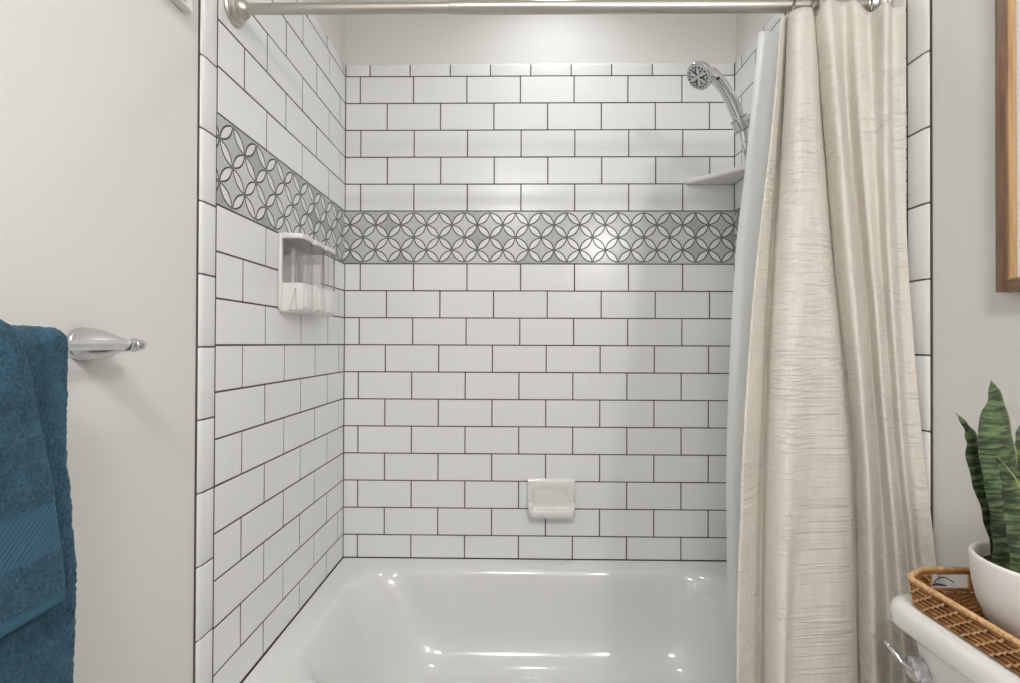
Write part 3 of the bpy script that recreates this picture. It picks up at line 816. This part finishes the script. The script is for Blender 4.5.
# ------------------------------------------------------------------ towel bar
TB = thing('towel_bar', 'chrome towel bar with oval wall mount on the painted wall beside the tub', 'towel bar', (XL-PD, 0.72, 1.216))
pc = atX(88, 344, XL-PD); by = 0.698; BX = 0.076
zc = pc.z-1.216; zb = 0.0
def mount(y, end):
    bm = bmesh.new(); n = 36
    rings = []
    def el(ry, rz_, x, dy=0, dz=0): return [Vector((x, y+dy-0.72+ry*math.cos(2*PI*k/n), zc+dz+rz_*math.sin(2*PI*k/n))) for k in range(n)]
    for ry, rz_, x, t in ((0.027, 0.0255, 0, 0), (0.0275, 0.026, 0.003, 0), (0.0262, 0.0248, 0.0065, 0), (0.0255, 0.0243, 0.007, 0.0), (0.0265, 0.0255, 0.012, 0.0), (0.0258, 0.0248, 0.020, 0.1), (0.0225, 0.0218, 0.032, .25),
                          (0.0175, 0.0175, 0.045, .5), (0.0130, 0.0135, 0.056, .75), (0.0100, 0.0102, 0.066, .9), (0.0092, 0.0092, 0.074, 1), (0.0085, 0.0085, 0.081, 1), (0.006, 0.0060, 0.0845, 1), (0.001, 0.001, 0.086, 1)):
        rings.append(el(ry, rz_, x, dz=-zc*t))
    loft(bm, rings); obj('wall_mount', bm, M_CHROME, TB, angle=50)
    bm = bmesh.new(); s = end
    lathe(bm, [(0.0082, -0.010), (0.0098, -0.009), (0.0098, -0.006), (0.0086, -0.005), (0.0088, 0.001), (0.0106, 0.003), (0.0108, 0.006), (0.0080, 0.008), (0.0068, 0.0095),
               (0.0082, 0.012), (0.0090, 0.016), (0.0086, 0.020), (0.0064, 0.024), (0.0, 0.0255)], (BX, y-0.72, 0), (0, s, 0), n=28)
    obj('finial', bm, M_CHROME, TB, angle=35)
mount(by, 1); mount(0.10, -1)
bm = bmesh.new(); tube(bm, [(BX, by-0.72-0.004, 0), (BX, 0.10-0.72+0.004, 0)], 0.0074, 24); obj('bar', bm, M_BAR, TB)
BXW, BZW = XL-PD+BX, 1.216

# ------------------------------------------------------------------ towels
def towel(name, label, inner, th, y0, yfar, zf, zb_, amp, bands, seed, tuck=0.0, ny=120, spread=None):
    """an inverted U cross-section swept along the bar; zf / zb_ = front and back hem heights"""
    step = 0.0032
    cx, cz = BXW, BZW
    mid = inner + th/2
    path = []
    z = zf
    nf = int((cz-zf)/step)
    for k in range(nf): path.append((mid, zf+(cz-zf)*k/nf, 0.0))      # x offset, z, bulge weight
    na = 14
    for k in range(na+1):
        a = PI*k/na; path.append((mid*math.cos(a), cz+mid*math.sin(a), 0))
    nb = int((cz-zb_)/step/2)
    for k in range(1, nb+1): path.append((-mid, cz-(cz-zb_)*k/nb, 0))
    n = len(path)
    bm = bmesh.new(); uvl = bm.loops.layers.uv.new('UVMap')
    # outline = outer side forward, inner side back
    def ring(t):
        e = min(1, t/0.12) if spread else 1
        pts = []; info = []
        tt = t
        yf = yfar
        for side in (1, -1):
            rng = range(n) if side == 1 else range(n-1, -1, -1)
            for i in rng:
                px, pz, _ = path[i]
                j0, j1 = max(i-1, 0), min(i+1, n-1)
                tx, tz = path[j1][0]-path[j0][0], path[j1][1]-path[j0][1]
                L = math.hypot(tx, tz); nx, nz = tz/L, -tx/L      # outward for front leg: +x
                endt = min(1.0, (min(i, n-1-i)+0.6)*step/(th*0.6))
                fe = math.sqrt(max(0.0, 1-(1-endt)**2))
                # rounding of the far folded edge
                yl = yf(pz) if px > 0 or True else 0
                d = (1-t)*(yl-y0)
                re = min(1.0, d/(th*0.75)); ye_ = math.sqrt(max(0.0, 1-(1-re)**2))
                hgt = th/2*side*max(0.12, fe*ye_)
                wob = 0.006*noise.noise(Vector((t*2.3+seed, pz*4, seed)))*sstep(0, 0.12, cz-pz)
                lean = tuck*sstep(0, 0.35, cz-pz) if px > 0 else 0
                x = cx+px+nx*hgt+wob*(1 if px > 0 else 0.2)+lean
                z = pz+nz*hgt
                y = y0+(yl-y0)*(1-d/(yl-y0)) if False else y0+(yl-y0)*t
                x = max(x, XL-PD+0.004)
                pts.append((x, y, z, nx*side, nz*side, ye_)); info.append(pz)
        return pts
    ts = []
    for k in range(ny+1):
        s = k/ny; ts.append(s)
    # finer steps near the far edge
    ts = [1-(1-s)**1.25 for s in ts]
    grid = [ring(t) for t in ts]
    V = []
    for gi, r in enumerate(grid):
        row = []
        for (x, y, z, nx, nz, ye_) in r:
            dz = cz-z
            isband = any(a <= z <= b for a, b, _ in bands)
            p = Vector((x, y, z))
            a = noise.noise(p*170)*0.55 + noise.noise(p*420+Vector((seed, 0, 0)))*0.6 + noise.noise(p*38)*0.7
            k = 0.25 if (isband and nx > 0.5) else 1.0
            sgn = amp*a*k
            side_y = (1-ye_)
            row.append(bm.verts.new((x+nx*sgn*(0.3+0.7*ye_) - (0.0012 if isband and nx > .5 else 0), y+sgn*side_y*1.4, z+nz*sgn)))
        V.append(row)
    m = len(V[0])
    for i in range(len(V)-1):
        for j in range(m):
            j2 = (j+1) % m
            f = bm.faces.new((V[i][j], V[i][j2], V[i+1][j2], V[i+1][j]))
            zc_ = (V[i][j].co.z+V[i][j2].co.z)/2
            if j < n:
                for a, b, mi in bands:
                    if a <= zc_ <= b and grid[i][j][3] > 0.3: f.material_index = mi
            for l in f.loops: l[uvl].uv = (l.vert.co.y, l.vert.co.z)
    bm.faces.new(V[0]); bm.faces.new(V[-1][::-1])
    return tag(obj(name, bm, [M_TERRY, M_DOBBY, M_HEM], None, angle=180), label, 'towel')
Yb = 0.20
towel('bath_towel', 'large teal bath towel folded over the chrome bar behind the smaller towel', 0.0082, 0.0155, Yb,
      lambda z: 0.578+0.010*sstep(1.2, 0.6, z)+0.004*noise.noise(Vector((z*7, 1, 2))), 0.42, 0.62, 0.0022, [(0.47, 0.53, 1)], 3.1, tuck=0.004)
towel('hand_towel', 'smaller teal towel with woven band hung on top of the bath towel', 0.0245, 0.0125, Yb+0.02,
      lambda z: lerp_tab([0.90, 0.98, 1.04, 1.12, 1.20, 1.235, 1.26], [0.556, 0.549, 0.542, 0.530, 0.516, 0.505, 0.490], z), 0.905, 1.0, 0.0014,
      [(0.972, 1.030, 1), (0.900, 0.920, 2)], 5.7, tuck=0.012)

# ------------------------------------------------------------------ white framed picture above the towels
pf = atX(193, 13, XL-PD+0.02)
wp = thing('framed_picture', 'thin white framed picture high on the wall above the towel bar', 'picture', (XL-PD+0.0005, pf.y, pf.z))
PW, PH = 0.42, 0.55; fw = 0.006
def frame_parts(par, W_, H_, fw, dep, mv, mh, s):
    """frame in the YZ plane: y runs from 0 to -W_, x out of the wall by s*dep"""
    def bx(name, a, b, m, bev=0.0012):
        bm = bmesh.new(); lo = [min(p, q) for p, q in zip(a, b)]; hi = [max(p, q) for p, q in zip(a, b)]
        box(bm, lo, hi, bev, 2); return obj(name, bm, m, par)
    bx('upright', (0, 0, 0), (s*dep, -fw, H_), mv); bx('upright', (0, -W_, 0), (s*dep, -W_+fw, H_), mv)
    bx('rail', (0, -fw, 0), (s*dep, -W_+fw, fw), mh); bx('rail', (0, -fw, H_-fw), (s*dep, -W_+fw, H_), mh)
    return bx
bx = frame_parts(wp, PW, PH, fw, 0.020, M_WFRAME, M_WFRAME, 1)
bx('print', (0.0, -fw-.001, fw+.001), (0.010, -PW+fw+.001, PH-fw-.001), M_PRINT, 0)

# ------------------------------------------------------------------ walnut frame on the other wall
q0 = atX(995.6, 292.5, XR+PD-0.026)
wf = thing('picture_frame', 'walnut picture frame with wide white mat on the wall above the toilet', 'picture frame', (XR+PD-0.0005, q0.y, q0.z))
FW_, FH_ = 0.46, 0.62
bx = frame_parts(wf, FW_, FH_, 0.0185, 0.026, M_WOODV, M_WOODH, -1)
bm = bmesh.new()
for a, b in (((-0.012, -0.0183, 0.0183), (-0.0245, -0.0215, FH_-0.0183)), ((-0.012, -FW_+0.0215, 0.0183), (-0.0245, -FW_+0.0183, FH_-0.0183)),
             ((-0.012, -0.0215, 0.0183), (-0.0245, -FW_+0.0215, 0.0213)), ((-0.012, -0.0215, FH_-0.0213), (-0.0245, -FW_+0.0215, FH_-0.0183))):
    box(bm, [min(p, q) for p, q in zip(a, b)], [max(p, q) for p, q in zip(a, b)], 0.0006, 1)
tag(obj('inner_lip', bm, M_WOODL, wf), 'lighter honey wood inner lip')
bx('mat_board', (-0.004, -0.0183, 0.0183), (-0.0115, -FW_+0.0183, FH_-0.0183), M_MAT, 0)
bx('print', (-0.0114, -0.12, 0.14), (-0.0122, -FW_+0.12, FH_-0.14), M_PRINT, 0)

# ------------------------------------------------------------------ toilet
ZL = 0.800
LX0, LX1, LY1, LY0 = 0.638, 0.832, 0.806, 0.346
wc = thing('toilet', 'white porcelain toilet with its tank against the wall beside the tub', 'toilet', (LX1, (LY0+LY1)/2, 0), (0, 0, math.radians(0)))
O = Vector(wc.location)
def rr(x0, x1, y0, y1, r, z): return [p-O for p in rrect(x0, x1, y0, y1, r, z, 8)]
bm = bmesh.new()
loft(bm, [rr(LX0+.012, LX1-.004, LY0+.012, LY1-.012, 0.030, ZL-0.047), rr(LX0+.003, LX1, LY0+.003, LY1-.003, 0.034, ZL-0.044), rr(LX0, LX1, LY0, LY1, 0.036, ZL-0.038), rr(LX0, LX1, LY0, LY1, 0.036, ZL-0.016),
          rr(LX0+.003, LX1-.001, LY0+.003, LY1-.003, 0.035, ZL-0.008), rr(LX0+.009, LX1-.004, LY0+.009, LY1-.009, 0.032, ZL-0.002), rr(LX0+.018, LX1-.01, LY0+.018, LY1-.018, 0.028, ZL)])
obj('tank_lid', bm, M_PORC, wc, angle=60)
bm = bmesh.new()
loft(bm, [rr(LX0+.07, LX1-.012, LY0+.07, LY1-.07, 0.03, 0.415), rr(LX0+.055, LX1-.012, LY0+.055, LY1-.055, 0.035, 0.43), rr(LX0+.035, LX1-.010, LY0+.045, LY1-.045, 0.035, 0.60), rr(LX0+.021, LX1-.008, LY0+.022, LY1-.022, 0.035, ZL-0.047)])
obj('tank', bm, M_PORC, wc, angle=60)
# flush lever
lp = Vector((LX0+0.024, 0.752, 0.700))
bm = bmesh.new(); lathe(bm, [(0.0185, -0.004), (0.0185, 0.010), (0.0175, 0.0125), (0.015, 0.0135), (0.0, 0.014)], lp-O, (-1, 0, 0), n=36); obj('lever_escutcheon', bm, M_CHROME, wc, angle=30)
bm = bmesh.new(); tp = smoothpath([lp-O+Vector((-0.012, 0, 0)), lp-O+Vector((-0.018, 0.012, 0.003)), lp-O+Vector((-0.021, 0.024, 0.012)), lp-O+Vector((-0.024, 0.040, 0.019))], 6)
tube(bm, tp, [lerp_tab([0, .3, .8, 1], [0.0065, 0.0055, 0.007, 0.004], i/(len(tp)-1)) for i in range(len(tp))], 14, flat=0.7); obj('lever_handle', bm, M_CHROME, wc)
# bowl, foot and seat
yc = (LY0+LY1)/2
def egg(cx_, lx, ly, z, n=40, sq=0.0):
    pts = []
    for k in range(n):
        a = 2*PI*k/n; ca, sa = math.cos(a), math.sin(a)
        x = cx_ + lx*(ca if ca > 0 else ca*1.12); pts.append(Vector((x, yc+ly*sa*(1-0.10*max(0, -ca)), z))-O)
    return pts
bm = bmesh.new()
loft(bm, [egg(0.50, 0.20, 0.115, 0.0), egg(0.50, 0.20, 0.112, 0.03), egg(0.51, 0.19, 0.10, 0.12), egg(0.46, 0.22, 0.12, 0.24), egg(0.42, 0.26, 0.165, 0.34), egg(0.41, 0.275, 0.182, 0.385), egg(0.41, 0.27, 0.178, 0.40),
          egg(0.40, 0.20, 0.13, 0.395), egg(0.41, 0.16, 0.11, 0.32), egg(0.43, 0.08, 0.06, 0.24)])
box(bm, Vector((0.62, yc-0.11, 0.20))-O, Vector((LX1-0.015, yc+0.11, 0.413))-O, 0.02, 3)
obj('bowl', bm, M_PORC, wc, angle=60)
bm = bmesh.new(); loft(bm, [egg(0.41, 0.272, 0.180, 0.402), egg(0.41, 0.276, 0.184, 0.408), egg(0.41, 0.274, 0.182, 0.417), egg(0.40, 0.195, 0.125, 0.417), egg(0.40, 0.19, 0.12, 0.404)], cap0=False, cap1=False)
obj('seat', bm, M_PLASTIC, wc, angle=60)
bm = bmesh.new(); loft(bm, [egg(0.41, 0.270, 0.178, 0.419), egg(0.41, 0.276, 0.183, 0.424), egg(0.41, 0.272, 0.180, 0.434), egg(0.41, 0.24, 0.15, 0.438)])
obj('seat_lid', bm, M_PLASTIC, wc, angle=60)

# ------------------------------------------------------------------ rattan tray
TX0, TX1, TY1, TY0 = 0.653, 0.825, 0.785, 0.38
TZ = ZL+0.0006; TH = 0.043
CHX, CHY = 0.045, 0.030
tray = thing('rattan_tray', 'woven honey rattan tray with cut-out handle on the toilet tank lid', 'tray', ((TX0+TX1)/2, (TY0+TY1)/2, TZ))
TO = Vector(tray.location)
def octo(off, z):
    x0, x1, y0, y1 = TX0-off, TX1+off, TY0-off, TY1+off
    c1, c2 = CHX, CHY
    return [Vector(p)-TO for p in ((x0, y0+c2, z), (x0, y1-c2, z), (x0+c1, y1, z), (x1-c1, y1, z), (x1, y1-c2, z), (x1, y0+c2, z), (x1-c1, y0, z), (x0+c1, y0, z))]
def path_round(pts, step=0.003):
    """closed polyline resampled with softened corners"""
    out = []; n = len(pts)
    for i in range(n):
        a, b = pts[i], pts[(i+1) % n]; L = (b-a).length; k = max(2, int(L/step))
        for j in range(k): out.append(a.lerp(b, j/k))
    for _ in range(10):
        m = len(out); out = [(out[i-1]+out[i]*2+out[(i+1) % m])/4 for i in range(m)]
    return out
def flare(z): return 0.004*((z-TZ)/TH)
HANDY = TY1-0.012
def in_handle(p, z):       # the opening in each short end
    w_ = p+TO
    return (w_.y > TY1-0.006 or w_.y < TY0+0.006) and TZ+0.013 < z < TZ+0.036 and TX0+0.055 < w_.x < TX1-0.050
# side canes: eight stacked rods run round the wall
bm = bmesh.new()
NR = 6; rr_ = 0.0029
for k in range(NR):
    z = TZ+0.0034+k*0.0068
    ring_ = path_round(octo(flare(z), z))
    m = len(ring_)
    runs = [[]]
    for i in range(m+1):
        p = ring_[i % m]
        if in_handle(p, z): 
            if runs[-1]: runs.append([])
        else: runs[-1].append(p)
    for r_ in runs:
        if len(r_) > 3: tube(bm, r_, rr_, 8, True)
obj('side_canes', bm, M_RATTAN, tray)
# chevron wraps on the wall
bm = bmesh.new()
base = path_round(octo(0.0, TZ)); m = len(base)
lens = [0.0]
for i in range(m): lens.append(lens[-1]+(base[(i+1) % m]-base[i]).length)
LT = lens[-1]
def on_path(s, z, out):
    s = s % LT; i = 0
    lo, hi = 0, m
    while hi-lo > 1:
        md_ = (lo+hi)//2
        if lens[md_] <= s: lo = md_
        else: hi = md_
    f = (s-lens[lo])/(lens[lo+1]-lens[lo]); p = base[lo].lerp(base[(lo+1) % m], f)
    d = (base[(lo+1) % m]-base[lo-1]).normalized(); nrm_ = Vector((-d.y, d.x, 0))
    if nrm_.dot(p) < 0: nrm_ = -nrm_
    q = p + nrm_*(flare(z)+out); q.z = z-TO.z; return q
NW = int(LT/0.021); sp_ = LT/NW
for k in range(NW):
    for j in range(NR-1):
        s0 = k*sp_ - j*0.0085 + random.uniform(-.0008, .0008); z0 = TZ+0.0034+j*0.0068
        pm = on_path(s0, z0+0.0034, 0)
        if in_handle(pm, z0+0.0034) or in_handle(pm, z0+0.0068) or in_handle(pm, z0): continue
        for q in (0,):
            for side in (1, -1):
                o_ = side*(rr_+0.0006)
                a_, b_, c_ = on_path(s0+0.0048, z0-0.0002, o_*1.0), on_path(s0+0.0006, z0+0.0028, o_*1.12), on_path(s0-0.0022, z0+0.0070, o_*1.0)
                tube(bm, [a_, b_, c_], [0.0009, 0.0019, 0.0010], 6, True)
obj('woven_wraps', bm, M_WRAP, tray)
# rim: thick cane with a spiral wrap
bm = bmesh.new(); zr = TZ+TH
rim = path_round(octo(flare(zr), zr)); rim.append(rim[0])
fine = []
for i in range(len(rim)-1):
    for j in range(3): fine.append(rim[i].lerp(rim[i+1], j/3))
fine.append(rim[0])
tube(bm, fine, [0.0035+0.0008*(1 if i % 3 else -1) for i in range(len(fine))], 12, False); obj('rim', bm, M_WRAP, tray)
# handle side posts
for ye_ in (TY1+0.004, TY0-0.004):
    for xx in (TX0+0.053, TX1-0.048):
        bm = bmesh.new()
        for dz in range(6):
            tube(bm, smoothpath([Vector((xx-0.004, ye_-0.003, TZ+0.012+dz*0.0043))-TO, Vector((xx, ye_+0.004*(1 if ye_ > 0.5 else -1), TZ+0.0125+dz*0.0043))-TO, Vector((xx+0.004, ye_-0.003, TZ+0.013+dz*0.0043))-TO], 2), 0.0019, 6)
        obj('handle_binding', bm, M_WRAP, tray)
# woven floor
bm = bmesh.new()
loft(bm, [octo(-0.001, TZ+0.0002), octo(-0.001, TZ+0.0018)])
y = TY0+0.004
while y < TY1-0.002:
    ins = max(0, CHX*(1-min(y-TY0, TY1-y)/CHY))
    pts = []; x = TX0+ins+0.002; i = 0
    while x < TX1-ins-0.001:
        pts.append(Vector((x, y, TZ+0.0034+0.0009*(1 if (int((x-TX0)/0.011)+int(round((y-TY0)/0.0042))) % 2 else -1)))-TO); x += 0.0055
    if len(pts) > 2: tube(bm, pts, 0.0019, 6)
    y += 0.0042
obj('woven_floor', bm, M_RATTAN, tray)
# thin dark arc and short bar at the handle hole
bm = bmesh.new()
h0 = Vector((TX0+0.062, TY1+0.004, TZ+0.016))-TO
tube(bm, smoothpath([h0, h0+Vector((0.010, 0.004, 0.0085)), h0+Vector((0.024, 0.006, 0.010)), h0+Vector((0.036, 0.003, 0.004))], 5), [0.0016]+[0.0008]*15, 6)
tube(bm, [h0+Vector((-0.006, 0, -0.001)), h0+Vector((0.008, 0.001, 0.001)), h0+Vector((0.022, 0.001, -0.001))], [0.001, 0.002, 0.001], 6)
tag(obj('dark_arc', bm, M_DARK, tray), 'thin dark arc across the handle hole')

# ------------------------------------------------------------------ snake plant
PC = Vector((0.742, 0.640, TZ+0.0064))
pl = thing('potted_snake_plant', 'snake plant with dark banded leaves in a round white ceramic pot', 'potted plant', PC)
bm = bmesh.new(); Hp = 0.115; Rp = 0.080
lathe(bm, [(0.0, 0.0), (0.036, 0.0), (0.043, 0.002), (0.053, 0.010), (0.064, 0.025), (0.0725, 0.046), (0.0772, 0.070), (0.0792, 0.092), (Rp, 0.110), (Rp-0.001, 0.1135), (Rp-0.003, Hp), (Rp-0.006, 0.1135), (Rp-0.0072, 0.109), (Rp-0.008, 0.088), (0.0, 0.088)], n=72)
obj('pot', bm, M_POT, pl, angle=60)
bm = bmesh.new()
rs = [(0.0, 0.096), (0.02, 0.099), (0.045, 0.098), (0.060, 0.096), (0.0712, 0.094)]
N = 40; rings = [[Vector((max(r, 0.0005)*math.cos(2*PI*k/N), max(r, 0.0005)*math.sin(2*PI*k/N), z+0.003*noise.noise(Vector((r*90*math.cos(2*PI*k/N), r*90*math.sin(2*PI*k/N), 0))))) for k in range(N)] for r, z in rs]
loft(bm, rings, cap1=False); obj('soil', bm, M_SOIL, pl)
def leaf(base, pts, widths, yaw, thick=0.0024, twist=0.0, cup=0.22):
    """pts: centre line relative to pot; widths full; yaw: direction across the blade"""
    path_ = smoothpath(pts, 14); n = len(path_)
    nw = 10; bm = bmesh.new(); uvl = bm.loops.layers.uv.new('UVMap')
    G = []; s = 0; S = []
    for i, p in enumerate(path_):
        t = i/(n-1); w_ = lerp_tab([k/(len(widths)-1) for k in range(len(widths))], widths, t)
        a = yaw+twist*t+0.12*math.sin(t*7+yaw); ac = Vector((math.cos(a), math.sin(a), 0))
        d = (path_[min(i+1, n-1)]-path_[max(i-1, 0)]).normalized(); ac = (ac-d*ac.dot(d)).normalized(); nn = d.cross(ac)
        if i: s += (p-path_[i-1]).length
        S.append(s); row_f = []; row_b = []
        for k in range(nw+1):
            q = 2*k/nw-1; off = cup*w_*(q*q)*0.5 + 0.0012*math.sin(t*38+q*2+yaw*3)*abs(q)
            th = thick*(1-q*q)**0.5*(0.35+0.65*min(1, (1-t)*3))
            c_ = p+ac*(q*w_/2)+nn*off
            row_f.append((c_+nn*th*.5, q*w_/2)); row_b.append((c_-nn*th*.5, q*w_/2))
        G.append(row_f+row_b[::-1])
    V = [[bm.verts.new(p) for p, _ in r] for r in G]; m = len(V[0])
    for i in range(n-1):
        for j in range(m):
            j2 = (j+1) % m; f = bm.faces.new((V[i][j], V[i][j2], V[i+1][j2], V[i+1][j]))
            for l, (a, b) in zip(f.loops, ((i, j), (i, j2), (i+1, j2), (i+1, j))): l[uvl].uv = (G[a][b][1]+yaw, S[a]+yaw*0.3)
            if j in (0, m-1, nw-1+0, nw, nw+1) : f.material_index = 1
    bm.faces.new(V[0]); bm.faces.new(V[-1][::-1])
    bmesh.ops.remove_doubles(bm, verts=bm.verts, dist=0.00002)
    return obj('leaf', bm, [M_LEAF, M_LEAFEDGE], pl, angle=70)
def Lp(u, v, Y): return atY(u, v, Y)-PC
def leafpx(cs, ws, Y0_, Y1_, yaw, **k):
    """centre line from the plant base upwards"""
    n = len(cs); pts = [Lp(u, v, Y0_+(Y1_-Y0_)*i/(n-1)) for i, (u, v) in enumerate(cs)]
    leaf(None, pts, ws, yaw, **k)
D_ = 0.66; px = D_/F
leafpx([(1008, 576), (1008, 545), (1009, 510), (1005, 470), (999, 430), (998, 400), (991, 380)], [24*px, 30*px, 36*px, 39*px, 35*px, 19*px, 1*px], 0.655, 0.66, 0.12, cup=0.25)
leafpx([(1001, 572), (995, 535), (988, 500), (979, 465), (975, 440), (967, 425), (956, 413)], [14*px, 18*px, 22*px, 23*px, 18*px, 11*px, 0.8*px], 0.68, 0.70, 0.35, cup=0.3)
leafpx([(1022, 584), (1021, 550), (1018, 520), (1014, 495), (1007, 475), (997, 457)], [12*px, 17*px, 19*px, 16*px, 9*px, 0.8*px], 0.625, 0.615, -0.3, cup=0.2)
leafpx([(1030, 576), (1032, 530), (1030, 490), (1027, 450), (1026, 425), (1028, 405)], [20*px, 26*px, 30*px, 26*px, 14*px, 1*px], 0.66, 0.67, 0.3)
leafpx([(1045, 578), (1052, 520), (1060, 460), (1064, 420), (1066, 385), (1068, 360)], [20*px, 28*px, 34*px, 30*px, 18*px, 1*px], 0.64, 0.65, -0.2)
leafpx([(1060, 578), (1070, 540), (1082, 500), (1090, 470), (1094, 450)], [16*px, 22*px, 22*px, 14*px, 1*px], 0.63, 0.61, 0.5)

# ------------------------------------------------------------------ lamps of the room, and the added ceiling light
sl_ = thing('recessed_light', 'round recessed ceiling light over the bathtub', 'ceiling light', (SHX, SHY, CEIL))
bm = bmesh.new(); lathe(bm, [(0.070, -0.001), (0.070, -0.006), (0.085, -0.006), (0.088, -0.0005)], n=40, cap=False); obj('trim_ring', bm, M_PLASTIC, sl_)
bm = bmesh.new(); lathe(bm, [(0.0, -0.0015), (0.069, -0.0015), (0.069, -0.0010), (0.0, -0.0010)], n=40); obj('lens', bm, M_GLOW, sl_)
cl_ = thing('added_ceiling_light', 'unseen round flush ceiling light added to brighten the bathroom', 'ceiling light', (0.0, -0.65, CEIL))
bm = bmesh.new(); lathe(bm, [(0.0, -0.0005), (0.19, -0.0005), (0.19, -0.03), (0.18, -0.035), (0.0, -0.035)], n=40); obj('base_pan', bm, M_NICKEL, cl_)
bm = bmesh.new(); lathe(bm, [(0.178, -0.0355), (0.165, -0.060), (0.12, -0.075), (0.0, -0.082)], n=40); obj('diffuser', bm, M_GLOW, cl_)
vl = thing('vanity_light', 'three lamp vanity light bar on the wall behind the viewer', 'wall light', (XR+PD, -0.32, 2.03))
bm = bmesh.new(); box(bm, (-0.03, -0.36, -0.04), (-0.0005, 0.36, 0.04), 0.006, 2); obj('backplate', bm, M_NICKEL, vl)
for x, y, z in VAN:
    bm = bmesh.new(); tube(bm, [(-0.03, y+0.32, 0.03), (-0.09, y+0.32, 0.045), (x-XR-PD, y+0.32, 0.085)], 0.007, 12); obj('lamp_arm', bm, M_NICKEL, vl)
    bm = bmesh.new(); lathe(bm, [(0.018, 0.085), (0.030, 0.080), (0.040, 0.066), (0.0405, 0.060)], (x-XR-PD, y+0.32, 0), n=28, cap=False); obj('lamp_shade', bm, M_NICKEL, vl)
